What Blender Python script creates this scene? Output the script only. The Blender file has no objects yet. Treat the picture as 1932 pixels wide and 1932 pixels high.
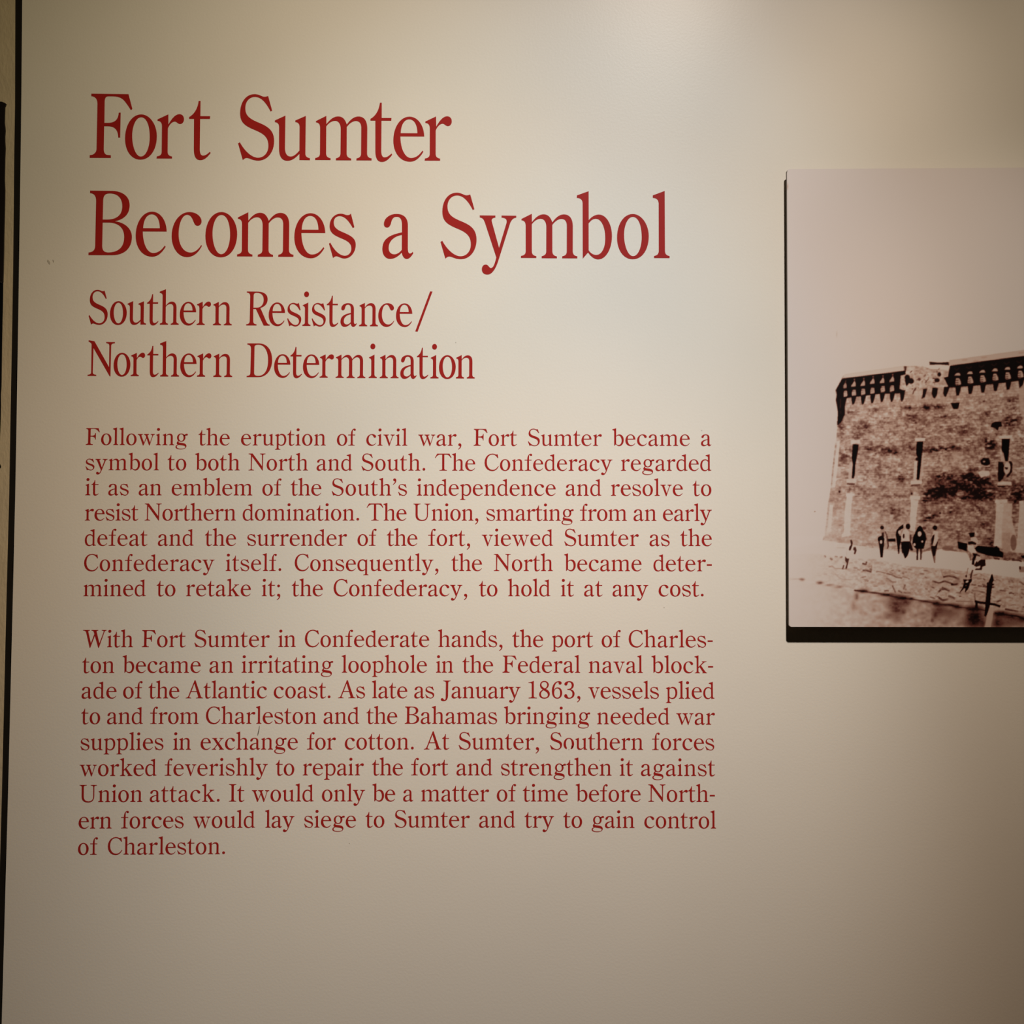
import bpy, math, random, re
import numpy as np
from mathutils import Vector
from mathutils.geometry import tessellate_polygon

S = bpy.context.scene
COL = S.collection
random.seed(4)

# ------------------------------------------------------------------ camera
F_PX = 1932.0                     # focal length in pixels of the 1932 px frame
MM = 0.00045                      # metres per pixel on the wall in front of the lens
PITCH = math.radians(1.8)
CAM = Vector((0.0, -F_PX * MM, 1.45))
cam_d = bpy.data.cameras.new('camera')
cam_d.sensor_width = 36.0
cam_d.lens = 36.0 * F_PX / 1932.0
cam_d.clip_start = 0.02
cam = bpy.data.objects.new('camera', cam_d)
cam.location = CAM
cam.rotation_euler = (math.radians(90) + PITCH, 0, 0)
COL.objects.link(cam)
S.camera = cam


def bp(px, py, y=0.0):
    """the point at depth y that the photograph shows at pixel (px, py)"""
    a = (px - 966.0) / F_PX
    b = (966.0 - py) / F_PX
    d = Vector((a, math.cos(PITCH) - b * math.sin(PITCH), math.sin(PITCH) + b * math.cos(PITCH)))
    return CAM + d * ((y - CAM.y) / d.y)


# ------------------------------------------------------------------ world, lamps, exposure
w = bpy.data.worlds.new('dim_gallery')
S.world = w
w.use_nodes = True
w.node_tree.nodes['Background'].inputs[0].default_value = (1.0, 0.72, 0.45, 1)
w.node_tree.nodes['Background'].inputs[1].default_value = 0.012
S.view_settings.view_transform = 'Standard'
S.view_settings.look = 'None'
S.view_settings.exposure = 0.0
S.view_settings.gamma = 1.0
S.view_settings.use_curve_mapping = False


def spot(name, loc, target, energy, color, angle, blend, size):
    d = bpy.data.lights.new(name, 'SPOT')
    d.energy = energy
    d.color = color
    d.spot_size = math.radians(angle)
    d.spot_blend = blend
    d.shadow_soft_size = size
    o = bpy.data.objects.new(name, d)
    o.location = loc
    o.rotation_euler = (Vector(target) - Vector(loc)).to_track_quat('-Z', 'Y').to_euler()
    COL.objects.link(o)
    return o


LAMP = Vector((bp(1484, 900).x + 0.01, -0.60, bp(1484, 330).z + 0.52))
# the beam of one ceiling lamp above the frame: (aim on the wall, cone angle, energy by colour)
BEAM = [
    ((-175, 5379), 83.1, (29.11, 19.72, 12.64)),
    ((945, 2067), 38.0, (27.93, 22.43, 17.18)),
    ((1012, 432), 64.6, (16.35, 14.84, 13.46)),
    ((942, 1367), 41.0, (3.99, 10.29, 15.25)),
    ((944, 937), 51.6, (9.73, 12.22, 14.21)),
    ((2019, 519), 46.8, (11.53, 9.78, 7.52)),
    ((-430, 967), 65.4, (16.25, 14.05, 9.21)),
    ((2123, 1227), 38.0, (14.30, 13.51, 12.19)),
]
for aim, angle, e in BEAM:
    k = max(e)
    spot('ceiling_spotlight', LAMP, bp(*aim), k, tuple(c / k for c in e), angle, 1.0, 0.02)


# ------------------------------------------------------------------ materials
def lin(c):
    return tuple(((v / 255.0) / 12.92 if v / 255.0 <= 0.04045 else ((v / 255.0 + 0.055) / 1.055) ** 2.4) for v in c)


def mat(name, col, rough=0.6, spec=0.5, var=0.0, scale=40.0, bump=0.0, bscale=900.0, detail=3.0, stretch=(1, 1, 1), bdist=0.0005):
    m = bpy.data.materials.new(name)
    m.use_nodes = True
    nt = m.node_tree
    b = nt.nodes['Principled BSDF']
    b.inputs['Roughness'].default_value = rough
    b.inputs['Specular IOR Level'].default_value = spec
    b.inputs['Base Color'].default_value = (*col, 1)
    tc = nt.nodes.new('ShaderNodeTexCoord')
    mp = nt.nodes.new('ShaderNodeMapping')
    mp.inputs['Scale'].default_value = stretch
    nt.links.new(tc.outputs['Object'], mp.inputs['Vector'])
    if var:
        n = nt.nodes.new('ShaderNodeTexNoise')
        n.inputs['Scale'].default_value = scale
        n.inputs['Detail'].default_value = detail
        r = nt.nodes.new('ShaderNodeValToRGB')
        r.color_ramp.elements[0].position = 0.3
        r.color_ramp.elements[1].position = 0.7
        r.color_ramp.elements[0].color = (*[c * (1 - var) for c in col], 1)
        r.color_ramp.elements[1].color = (*[min(1, c * (1 + var)) for c in col], 1)
        nt.links.new(mp.outputs['Vector'], n.inputs['Vector'])
        nt.links.new(n.outputs['Fac'], r.inputs['Fac'])
        nt.links.new(r.outputs['Color'], b.inputs['Base Color'])
    if bump:
        n = nt.nodes.new('ShaderNodeTexNoise')
        n.inputs['Scale'].default_value = bscale
        n.inputs['Detail'].default_value = 2.0
        bu = nt.nodes.new('ShaderNodeBump')
        bu.inputs['Strength'].default_value = bump
        bu.inputs['Distance'].default_value = bdist
        nt.links.new(mp.outputs['Vector'], n.inputs['Vector'])
        nt.links.new(n.outputs['Fac'], bu.inputs['Height'])
        nt.links.new(bu.outputs['Normal'], b.inputs['Normal'])
    return m


M_WALL = mat('cream_painted_wall', (0.70, 0.63, 0.535), 0.38, 0.17, var=0.008, scale=14, bump=0.11, bscale=480)
M_RED = mat('red_vinyl', (0.32, 0.014, 0.0105), 0.5, 0.1, var=0.03, scale=60)
M_PLASTER = mat('tan_plaster', (0.50, 0.40, 0.26), 0.75, 0.2, var=0.05, scale=90, bump=0.35, bscale=380, stretch=(1, 1, 0.4), bdist=0.001)
M_DARK = mat('gap_shade_black', (0.010, 0.0075, 0.005), 0.8, 0.15, var=0.1)  # shade of the open wall gap, put in as a flat black
M_BLACK = mat('black_lacquer', (0.008, 0.005, 0.004), 0.5, 0.3, var=0.1)
M_BLACK2 = mat('matt_black', (0.0015, 0.0015, 0.0015), 0.8, 0.1, var=0.1)
M_CARPET = mat('dark_carpet', (0.02, 0.017, 0.015), 0.95, 0.1, var=0.3, scale=200, bump=0.6, bscale=500)
M_BOARD = mat('mount_board_edge', (0.20, 0.165, 0.135), 0.6, 0.3, var=0.05)
M_SCUFF = mat('grey_scuff', (0.44, 0.385, 0.31), 0.6, 0.3, var=0.1)
M_SCRATCH = mat('dark_scratch', (0.10, 0.08, 0.06), 0.6, 0.3, var=0.1)

# ------------------------------------------------------------------ object helpers
WL = {}


def tag(o, label=None, cat=None, group=None, kind=None):
    if label: o['label'] = label
    if cat: o['category'] = cat
    if group: o['group'] = group
    if kind: o['kind'] = kind
    return o


def link(o, loc, parent=None):
    loc = Vector(loc)
    WL[o] = loc
    if parent is not None:
        o.parent = parent
        o.location = loc - WL[parent]
    else:
        o.location = loc
    COL.objects.link(o)
    return o


def empty(name, loc, parent=None):
    return link(bpy.data.objects.new(name, None), loc, parent)


def mk(name, verts, faces, m, loc=(0, 0, 0), parent=None):
    """verts are world coordinates; the object's origin goes to loc"""
    me = bpy.data.meshes.new(name)
    l = Vector(loc)
    me.from_pydata([tuple(Vector(v) - l) for v in verts], [], faces)
    me.materials.append(m)
    me.update()
    return link(bpy.data.objects.new(name, me), loc, parent)


def slab(poly, y0, y1):
    """outline [(x, z)] counter-clockwise seen from the room, front at y0 (nearer), back at y1"""
    n = len(poly)
    v = [(x, y0, z) for x, z in poly] + [(x, y1, z) for x, z in poly]
    f = [tuple(range(n)), tuple(range(2 * n - 1, n - 1, -1))]
    f += [(i, n + i, n + (i + 1) % n, (i + 1) % n) for i in range(n)]
    return v, f


# ------------------------------------------------------------------ the setting
Z0, Z1 = 0.0, 2.62


def edge_line(pts, y=0.0):
    w_ = [bp(a, b, y) for a, b in pts]
    w_ = [(p.x, p.z) for p in w_]           # from top to bottom
    (xa, za), (xb, zb) = w_[0], w_[1]
    top = (xa + (xa - xb) / (za - zb) * 0.15, za + 0.15)
    (xc, zc), (xd, zd) = w_[-2], w_[-1]
    bot = (xd + (xd - xc) / (zc - zd) * 0.15, zd - 0.15)
    return [(top[0], Z1), top] + w_ + [bot, (bot[0], Z0)]


RIGHT_EDGE = [(41.9, 0), (40.3, 180), (39.1, 280), (35.9, 500), (34.4, 600), (32.8, 700), (31.2, 800), (28.6, 940), (24.9, 1100), (15.1, 1500), (3.2, 1932)]
LEFT_EDGE = [(28.0, 0), (27.3, 200), (26.1, 280), (23.9, 500), (22.3, 600), (20.5, 700), (18.6, 800), (16.2, 940), (12.0, 1100), (2.5, 1500), (-9.5, 1932)]
re_ = edge_line(RIGHT_EDGE)
le_ = edge_line(LEFT_EDGE)
v, f = slab(re_ + [(2.4, Z0), (2.4, Z1)], 0.0, 0.10)
wall = tag(mk('wall_back', v, f, M_WALL), 'cream painted wall panel carrying the red lettering', kind='structure')
v, f = slab([(-1.5, Z1), (-1.5, Z0)] + le_[::-1], 0.0, 0.10)
wall_l = tag(mk('wall_left', v, f, M_PLASTER), 'narrow tan plaster wall strip left of the black gap', kind='structure')
# black strip standing in for the shade in the open gap between the walls
v, f = slab(le_ + re_[::-1], 0.0008, 0.10)
tag(mk('gap_shade_1', v, f, M_DARK), 'black strip standing in for the shade in the open gap between the plaster strip and the cream wall', kind='structure')
v, f = slab([(-1.5, -0.05), (2.4, -0.05), (2.4, 0.0), (-1.5, 0.0)], -3.0, 0.13)
tag(mk('floor', v, f, M_CARPET), 'dark carpeted floor', kind='structure')

# black upright at the far left, on the plaster strip
bl = [(-60, 194), (-2, 192.8), (5, 193.2), (9.5, 195), (12.9, 197), (12.0, 200), (10.6, 203), (10.2, 214), (9.7, 232), (10.9, 243), (11.2, 248), (10.4, 258), (10.6, 270), (11.2, 280), (10.5, 300),
      (9.8, 340), (10.6, 360), (9.9, 400), (8.9, 440), (8.2, 480), (7.6, 510), (6.9, 533)]
p = [bp(a, b) for a, b in bl] + [bp(-60, 533)]
pts = [(q.x, q.z) for q in p][::-1]
root = tag(empty('black_post', bp(-40, 1000)), 'black upright post against the plaster strip at the far left edge', 'post')
v, f = slab(pts, -0.0016, -0.0001)
mk('upper_face', v, f, M_BLACK, bp(-40, 360), root)
bl2 = [(-60, 534.5), (6.4, 534.5), (6.3, 550), (5.9, 575), (5.2, 600), (4.3, 650), (3.6, 700), (3.1, 730), (1.9, 745), (2.2, 765), (1.6, 790), (0.7, 815), (-0.5, 840), (-2, 870),
       (1.0, 877), (2.2, 880), (2.0, 882), (-2, 882.5), (-10, 1000), (-14, 1300), (-60, 1300)]
p = [bp(a, b) for a, b in bl2]
pts = [(q.x, q.z) for q in p][::-1]
v, f = slab(pts, -0.0014, -0.0001)
mk('lower_face', v, f, M_BLACK2, bp(-40, 800), root)
v, f = slab([(bp(-60, 535).x, bp(-60, 534.6).z), (bp(5.5, 535).x, bp(0, 534.6).z), (bp(5.5, 532).x, bp(0, 532.6).z), (bp(-60, 532).x, bp(0, 532.6).z)], -0.0026, -0.0015)
mk('joint_strip', v, f, mat('dark_grey_strip', (0.02, 0.018, 0.016), 0.4, 0.4), bp(-40, 533), root)

# ------------------------------------------------------------------ letters
# outlines: each glyph = (units, baseline, [components]); a component is an outline followed by its holes.
UNITS = {'A': (1.0, 1.0), 'C': (1.0262, 1.0262), 'D': (1.946, 1.946), 'P': (2.38, 3.02), 'Q': (2.54, 3.22)}
G = {}
G['F'] = ('A', 752, [['M107 135L464 138L503 280L490 293C470 262 445 225 420 197C385 162 340 160 300 160L272 160C245 160 236 180 236 215L236 415L268 415C330 415 368 390 373 316L391 316L389 556L371 556C368 480 335 448 270 448L234 448L233 665C233 700 245 722 275 724L302 726L302 752L99 752L99 726C140 724 164 700 164 660L167 235C167 190 150 163 107 159Z']])
G['o'] = ('A', 757, [['M588 333C670 333 740 430 740 545C740 670 680 768 585 768C495 768 435 680 435 562C435 430 500 333 588 333Z', 'M588 361C535 361 503 450 503 535C503 640 540 738 588 738C640 738 672 645 672 555C672 440 640 361 588 361Z']])
G['o_chipped'] = ('A', 757, [['M588 333C670 333 740 430 740 545C740 620 718 685 682 726L672 690C672 645 672 645 672 555C672 440 640 361 588 361C535 361 503 450 503 535C503 600 515 660 535 697L520 745C468 715 435 645 435 562C435 430 500 333 588 333Z'],
                            ['M665 600L700 640L682 726L645 742L636 715C655 690 662 640 665 600Z'], ['M577 752L600 752L600 766L577 766Z']])
G['r'] = ('A', 758, [['M848 333L745 382L745 396C775 400 787 412 788 450L788 690C788 720 775 733 742 737L739 758L888 758L888 738C860 733 845 722 845 690L845 470C855 440 880 405 910 403C930 403 940 426 962 426C985 426 999 405 999 380C999 350 980 331 955 331C915 331 880 375 850 430Z']])
G['t'] = ('A', 757, [['M1156 203L1138 203C1128 285 1090 335 1048 358L1048 376L1095 376L1096 660C1096 735 1115 772 1160 772C1200 772 1230 740 1258 703L1251 690C1225 715 1205 728 1185 728C1162 728 1153 700 1153 665L1154 376L1248 376L1250 349L1156 349Z']])
G['S'] = ('A', 765, [['M1805 155L1845 297L1829 304C1790 225 1740 165 1680 165C1625 165 1587 210 1587 270C1587 340 1620 370 1700 405C1800 445 1866 480 1866 590C1866 700 1800 777 1715 777C1660 777 1630 752 1605 752C1590 752 1577 762 1567 773L1520 612L1537 601C1580 680 1650 749 1712 749C1770 749 1811 700 1811 635C1811 560 1775 525 1700 492C1600 450 1537 425 1537 320C1537 210 1595 138 1675 138C1720 138 1745 163 1770 163C1785 163 1795 158 1805 155Z']])
G['u'] = ('A', 772, [['M193 345L92 392L92 408C120 412 133 425 133 460L134 660C134 735 160 779 215 779C265 779 300 745 330 712L330 772L431 773L431 753C400 748 387 735 387 705L389 347L288 392L289 407C318 410 330 425 330 460L330 680C300 715 275 738 245 738C210 738 191 705 191 655Z']])
G['m'] = ('A', 774, [['M586 348L487 398L487 411C515 415 526 428 527 465L527 705C527 735 515 748 482 753L481 773L629 773L629 755C600 749 586 738 586 705L586 450C610 415 640 397 670 396C705 396 723 425 725 470L724 705C724 735 712 748 681 755L680 775L827 775L827 757C797 750 783 738 783 705L783 455C808 420 840 397 870 397C905 397 922 420 922 465L921 706C921 736 908 750 878 755L876 775L1022 775L1023 755C993 750 980 738 979 706L980 470C980 395 950 353 895 353C850 353 815 385 783 430C768 385 745 353 700 353C655 353 620 385 587 428Z']])
G['n'] = ('A', 775, [['M586 348L487 398L487 411C515 415 526 428 527 465L527 705C527 735 515 748 482 753L481 775L629 775L629 755C600 749 586 738 586 705L586 450C610 415 640 397 672 397C708 397 724 420 724 465L723 706C723 736 710 750 680 755L678 775L824 775L825 755C795 750 782 738 781 706L782 470C782 395 752 353 697 353C652 353 618 385 587 428Z']])
G['h'] = ('A', 775, [['M586 128L474 172L473 195C508 198 526 212 527 250L527 705C527 735 515 748 482 753L481 775L629 775L629 755C600 749 586 738 586 705L586 450C610 415 640 397 672 397C708 397 724 420 724 465L723 706C723 736 710 750 680 755L678 775L824 775L825 755C795 750 782 738 781 706L782 470C782 395 752 353 697 353C652 353 618 385 587 428Z']])
G['i'] = ('A', 775, [['M586 348L487 398L487 411C515 415 526 428 527 465L527 705C527 735 515 748 482 753L481 775L629 775L629 755C600 749 586 738 586 705Z'], ['M555 147C581 147 600 169 600 199C600 229 581 251 555 251C529 251 510 229 510 199C510 169 529 147 555 147Z']])
G['e'] = ('A', 777, [['M1527 546L1298 546C1300 670 1345 752 1400 752C1445 752 1480 725 1510 680L1519 692C1485 750 1445 788 1390 788C1295 788 1230 700 1230 585C1230 450 1300 355 1385 355C1465 355 1525 440 1527 546Z', 'M1461 514C1460 440 1435 381 1382 381C1335 381 1303 435 1301 514Z']])
G['s'] = ('A', 1706, [['M822 1284L856 1415L842 1425C810 1370 770 1310 715 1310C680 1310 658 1335 658 1370C658 1420 690 1440 740 1462C820 1495 870 1520 870 1585C870 1660 820 1717 762 1717C730 1717 705 1696 685 1696C672 1696 662 1704 653 1713L613 1574L626 1565C655 1625 710 1690 765 1690C805 1690 828 1655 828 1620C828 1570 790 1548 740 1527C660 1495 618 1470 618 1405C618 1330 670 1286 725 1286C755 1286 765 1300 790 1300C805 1300 815 1295 822 1284Z']])
G['a'] = ('A', 1708, [['M1312 1660C1275 1700 1240 1720 1200 1720C1155 1720 1125 1680 1125 1625C1125 1530 1190 1490 1313 1465L1313 1400C1313 1345 1300 1316 1262 1316C1225 1316 1215 1345 1207 1380C1200 1405 1188 1420 1170 1420C1150 1420 1139 1405 1139 1385C1139 1330 1195 1288 1260 1288C1330 1288 1370 1325 1370 1400L1370 1610C1370 1645 1375 1668 1390 1668C1400 1668 1410 1660 1418 1650L1423 1665C1405 1695 1385 1720 1360 1720C1335 1720 1318 1695 1312 1660Z', 'M1312 1632L1312 1490C1230 1505 1186 1555 1186 1615C1186 1655 1210 1676 1240 1676C1270 1676 1295 1655 1312 1632Z']])
G['y'] = ('C', 778, [['M25 378L172 379L172 398C145 402 130 412 140 442L206 680L275 450C283 415 270 402 229 398L229 379L367 380L367 398C340 402 325 415 310 450L200 800C175 880 140 932 97 932C65 932 45 912 45 882C45 855 60 838 82 838C108 838 112 870 130 870C155 870 168 820 180 770L75 450C62 415 55 402 26 398Z']])
G['b'] = ('C', 778, [['M1045 150L935 190L933 213C970 216 987 230 988 265L988 783L1038 725C1065 765 1100 789 1132 789C1205 789 1262 690 1262 570C1262 450 1205 369 1140 369C1105 369 1070 390 1045 422Z', 'M1044 452C1065 425 1085 409 1112 409C1165 409 1199 490 1199 590C1199 680 1165 747 1115 747C1085 747 1060 730 1044 703Z']])
G['l'] = ('C', 777, [['M1757 148L1645 190L1645 213C1680 216 1698 230 1700 265L1699 705C1699 738 1685 752 1655 757L1654 777L1800 777L1800 757C1770 752 1757 740 1757 705Z']])
G['B'] = ('A', 1684, [['M94 1064L310 1066C410 1070 476 1120 476 1205C476 1285 430 1340 335 1358C440 1370 501 1435 501 1510C501 1620 430 1684 310 1684L86 1684L87 1659C130 1655 149 1635 150 1590L153 1165C153 1115 135 1092 94 1088Z', 'M219 1342L260 1342C350 1342 405 1300 405 1215C405 1140 365 1091 285 1091C240 1091 222 1110 221 1160Z', 'M219 1371L217 1590C217 1640 235 1658 280 1658C370 1655 427 1610 427 1510C427 1420 370 1373 280 1371Z']])
G['c'] = ('A', 1692, [['M1174 1594C1140 1665 1090 1703 1030 1703C945 1703 882 1610 882 1500C882 1365 960 1270 1050 1270C1120 1270 1168 1315 1168 1360C1168 1385 1150 1403 1130 1403C1110 1403 1100 1385 1090 1360C1078 1328 1062 1297 1030 1297C980 1297 949 1385 949 1480C949 1590 1000 1659 1065 1659C1105 1659 1140 1630 1167 1586Z']])
G['R'] = ('D', 466, [['M1562 148L1670 149C1730 152 1757 180 1757 220C1757 265 1730 290 1690 302L1742 420C1755 450 1765 457 1778 457L1778 467L1722 467L1648 312L1624 312L1624 422C1624 445 1632 453 1655 455L1655 466L1558 466L1558 455C1580 453 1590 445 1591 422L1594 195C1594 170 1585 160 1562 158Z', 'M1625 300L1650 300C1695 300 1720 270 1720 225C1720 185 1700 161 1655 160C1635 160 1626 168 1626 190Z']])
G['/'] = ('D', 472, [['M1443 143L1466 144L1328 520L1305 518Z']])
G['N'] = ('D', 937, [['M82 603L136 612L276 855L276 655C276 640 270 632 248 630L246 619L328 620L328 630C302 632 294 640 293 655L290 940L283 940L128 675L124 902C124 918 135 925 157 926L157 937L76 937L76 926C100 924 108 918 109 902L110 640C105 628 95 620 82 617Z']])
G['N_text'] = ('D', 937, [['M76 619L136 619L276 855L276 655C276 640 270 632 248 630L246 619L328 620L328 630C302 632 294 640 293 655L290 940L283 940L128 675L124 902C124 918 135 925 157 926L157 937L76 937L76 926C100 924 108 918 109 902L110 648C105 636 95 632 76 630Z']])
G['D'] = ('D', 948, [['M1567 632L1680 632C1750 634 1800 690 1800 790C1800 880 1750 948 1670 948L1562 948L1563 937C1588 935 1596 928 1597 905L1601 680C1600 655 1590 645 1567 643Z', 'M1632 905C1632 925 1640 936 1670 936C1730 936 1762 880 1762 790C1762 700 1725 645 1675 644C1642 644 1634 650 1634 672Z']])
G['w'] = ('P', 286, [['M710 152L772 152L772 159C758 161 752 165 756 176L787 256L812 192L819 204L781 290L773 290L733 176C728 165 722 160 710 159Z'], ['M785 152L848 152L848 159C833 161 828 165 832 176L860 256L886 176C889 166 884 161 868 159L868 152L918 152L918 159C905 161 899 166 895 176L857 290L849 290L809 176C804 165 798 160 785 159Z']])
G['g'] = ('P', 285, [['M1238 143C1267 143 1290 165 1290 193C1290 221 1267 243 1238 243C1209 243 1186 221 1186 193C1186 165 1209 143 1238 143Z', 'M1238 152C1221 152 1209 170 1209 193C1209 217 1221 234 1238 234C1255 234 1267 217 1267 193C1267 170 1255 152 1238 152Z'],
                   ['M1268 166C1285 153 1295 146 1307 146C1314 146 1319 151 1319 158C1319 165 1312 169 1304 168C1295 166 1288 169 1281 179Z'],
                   ['M1212 232C1205 240 1203 245 1206 249C1212 256 1240 256 1262 260C1290 265 1303 278 1303 298C1303 322 1272 336 1235 336C1195 336 1169 325 1169 306C1169 292 1180 283 1197 278C1186 272 1180 264 1184 254C1189 243 1196 236 1203 228Z', 'M1208 281C1192 286 1184 295 1184 304C1184 320 1205 328 1237 328C1270 328 1289 320 1289 307C1289 295 1275 290 1250 287Z']])
G['v'] = ('P', 291, [['M1762 157L1828 157L1828 164C1813 166 1808 170 1812 181L1840 260L1868 181C1871 171 1866 166 1850 164L1850 157L1900 157L1900 164C1888 166 1882 171 1877 181L1837 295L1829 295L1787 181C1782 170 1776 165 1762 164Z']])
G['f'] = ('P', 291, [['M1337 158L1369 158C1369 118 1385 85 1412 85C1422 85 1430 91 1430 99C1430 107 1424 112 1415 112C1407 112 1404 106 1401 100C1399 96 1396 97 1394 106C1391 118 1391 138 1391 158L1422 158L1422 167L1391 167L1391 268C1391 280 1398 284 1417 285L1417 291L1337 291L1337 285C1360 284 1368 280 1368 268L1368 167L1337 167Z']])
G['p'] = ('P', 289, [['M485 148L442 162L442 169C455 171 461 174 461 190L461 315C461 328 455 333 440 335L440 341L505 341L505 335C488 333 483 328 483 315L483 280C492 288 505 293 520 293C555 293 578 260 578 218C578 175 555 148 523 148C508 148 495 155 485 166Z', 'M483 180C492 168 502 162 515 162C540 162 554 185 554 222C554 258 538 281 515 281C502 281 490 275 483 265Z']])
G['d'] = ('P', 595, [['M1365 393L1315 408L1315 415C1332 417 1343 420 1343 435L1343 468C1332 460 1320 455 1308 455C1272 455 1248 487 1248 530C1248 573 1270 599 1302 599C1318 599 1332 592 1344 580L1346 597L1384 591L1384 585C1370 585 1365 582 1365 570Z', 'M1343 568C1334 580 1322 587 1310 587C1287 587 1272 562 1272 525C1272 488 1288 467 1312 467C1325 467 1336 475 1343 486Z']])
G['k'] = ('P', 542, [['M600 330L551 344L551 351C568 353 576 357 577 372L577 518C577 530 571 535 553 537L553 543L618 543L618 537C605 535 599 530 599 518L599 484L612 470L648 524C654 532 652 536 645 537L645 543L703 543L703 537C692 535 686 530 678 520L630 452L664 420C673 412 682 409 697 408L697 402L640 402L640 408C652 409 652 414 646 421L599 468Z']])
G['x'] = ('P', 226, [['M1674 88L1735 88L1735 94C1722 96 1722 100 1727 107L1750 140L1773 110C1780 100 1778 96 1764 94L1764 88L1812 88L1812 94C1799 96 1792 101 1784 110L1757 147L1798 206C1805 216 1810 219 1817 220L1817 226L1757 226L1757 220C1768 218 1769 214 1764 206L1739 170L1712 205C1705 215 1708 218 1722 220L1722 226L1671 226L1671 220C1685 218 1692 213 1700 204L1732 162L1698 110C1690 99 1685 95 1674 94Z']])
G['q'] = ('P', 882, [['M1447 815C1447 772 1472 742 1510 742C1525 742 1537 747 1547 754L1562 742L1565 742L1565 910C1565 922 1570 926 1583 927L1583 933L1518 933L1518 927C1536 926 1542 922 1542 910L1542 866C1530 880 1516 886 1500 886C1468 886 1447 858 1447 815Z', 'M1542 778C1533 762 1523 755 1509 755C1485 755 1472 780 1472 812C1472 848 1488 872 1510 872C1522 872 1534 866 1542 855Z']])
G['T'] = ('P', 599, [['M480 393L630 393L655 440L648 446C632 420 618 405 595 405L568 405L568 575C568 587 577 592 600 593L600 599L508 599L508 593C532 592 541 587 541 575L541 405L515 405C492 405 475 420 460 447L453 440Z']])
G['C'] = ('P', 598, [['M1215 397L1224 443L1215 446C1200 418 1178 402 1150 402C1110 402 1083 440 1083 495C1083 550 1112 588 1155 588C1185 588 1205 570 1222 542L1229 547C1212 583 1185 603 1148 603C1093 603 1055 560 1055 500C1055 435 1098 391 1152 391C1172 391 1188 402 1200 402C1206 402 1211 400 1215 397Z']])
G['U'] = ('P', 270, [['M192 66L278 66L278 72C252 74 243 80 243 95L243 200C243 240 262 262 300 262C338 262 356 240 356 200L356 95C356 80 347 74 326 72L326 66L400 66L400 72C378 74 369 80 369 95L369 200C369 250 345 275 295 275C243 275 217 250 217 205L217 95C217 80 210 74 192 72Z']])
G['W'] = ('P', 264, [['M103 57L187 57L187 63C170 65 164 69 168 82L200 215L240 105L234 82C230 69 222 65 205 63L205 57L288 57L288 63C272 65 265 69 269 82L303 215L352 82C357 69 350 65 330 63L330 57L388 57L388 63C375 65 368 69 363 82L298 270L290 270L247 128L194 270L186 270L140 82C136 69 125 65 103 63Z']])
G['A'] = ('P', 886, [['M1458 672L1470 672L1535 860C1541 875 1548 879 1563 880L1563 886L1477 886L1477 880C1500 879 1506 875 1502 862L1487 812L1418 812L1398 862C1393 875 1400 879 1420 880L1420 886L1353 886L1353 880C1370 879 1378 874 1385 858Z', 'M1423 802L1484 802L1456 712Z']])
G['J'] = ('P', 883, [['M617 673L707 673L707 679C685 681 678 686 678 702L676 850C676 892 660 918 622 918C600 918 588 910 588 898C588 888 596 882 606 882C620 882 622 903 634 903C648 903 648 880 648 845L650 702C650 686 640 681 617 679Z']])
G['I'] = ('P', 856, [['M0 650L88 650L88 656C65 658 58 663 58 679L58 826C58 842 65 848 88 850L88 856L0 856L0 850C24 848 30 842 30 826L30 679C30 663 24 658 0 656Z']])
G['1'] = ('P', 884, [['M1718 675L1720 675L1720 858C1720 872 1730 876 1757 877L1757 884L1657 884L1657 877C1685 876 1694 872 1694 858L1694 715C1694 703 1688 702 1675 701L1655 700L1655 694C1682 692 1700 686 1718 675Z']])
G['8'] = ('P', 884, [['M1850 676C1882 676 1905 697 1905 722C1905 745 1893 760 1870 772C1900 787 1918 808 1918 833C1918 865 1890 888 1850 888C1812 888 1788 866 1788 838C1788 812 1805 795 1832 780C1810 765 1798 748 1798 726C1798 698 1820 676 1850 676Z', 'M1858 767C1877 755 1885 742 1885 723C1885 702 1872 688 1851 688C1830 688 1816 701 1816 720C1816 740 1832 753 1858 767Z', 'M1842 787C1820 799 1811 815 1811 836C1811 860 1828 876 1853 876C1878 876 1894 862 1894 842C1894 818 1872 803 1842 787Z']])
G['6'] = ('Q', 828, [['M118 668C112 677 92 677 88 665C86 655 90 648 82 646C60 646 38 680 36 735C45 715 60 705 78 705C108 705 128 732 128 768C128 806 105 832 72 832C33 832 10 800 10 745C10 680 45 635 90 635C110 635 122 645 122 655C122 661 120 665 118 668Z', 'M72 717C50 717 37 738 37 768C37 800 50 821 73 821C93 821 104 800 104 770C104 738 93 717 72 717Z']])
G['3'] = ('Q', 828, [['M152 668C152 650 178 635 208 635C240 635 260 653 260 680C260 703 247 718 225 726C252 733 268 752 268 778C268 811 240 832 203 832C172 832 150 819 150 800C150 788 158 781 168 781C184 781 184 797 190 808C194 817 199 821 208 821C228 821 243 804 243 778C243 750 228 735 200 733L186 733L186 722L200 722C222 720 235 705 235 682C235 660 223 646 205 646C196 646 192 652 189 663C186 677 181 684 170 684C160 684 152 677 152 668Z']])
G['.'] = ('P', 598, [['M321 566C331 566 338 573 338 582C338 591 331 598 321 598C311 598 304 591 304 582C304 573 311 566 321 566Z']])
G[','] = ('P', 295, [['M757 266C770 266 779 276 779 290C779 312 765 330 741 342L737 336C752 325 761 313 762 300C757 300 740 297 740 283C740 273 747 266 757 266Z']])
G["'"] = ('P', 472, [['M757 266C770 266 779 276 779 290C779 312 765 330 741 342L737 336C752 325 761 313 762 300C757 300 740 297 740 283C740 273 747 266 757 266Z']])
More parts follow.
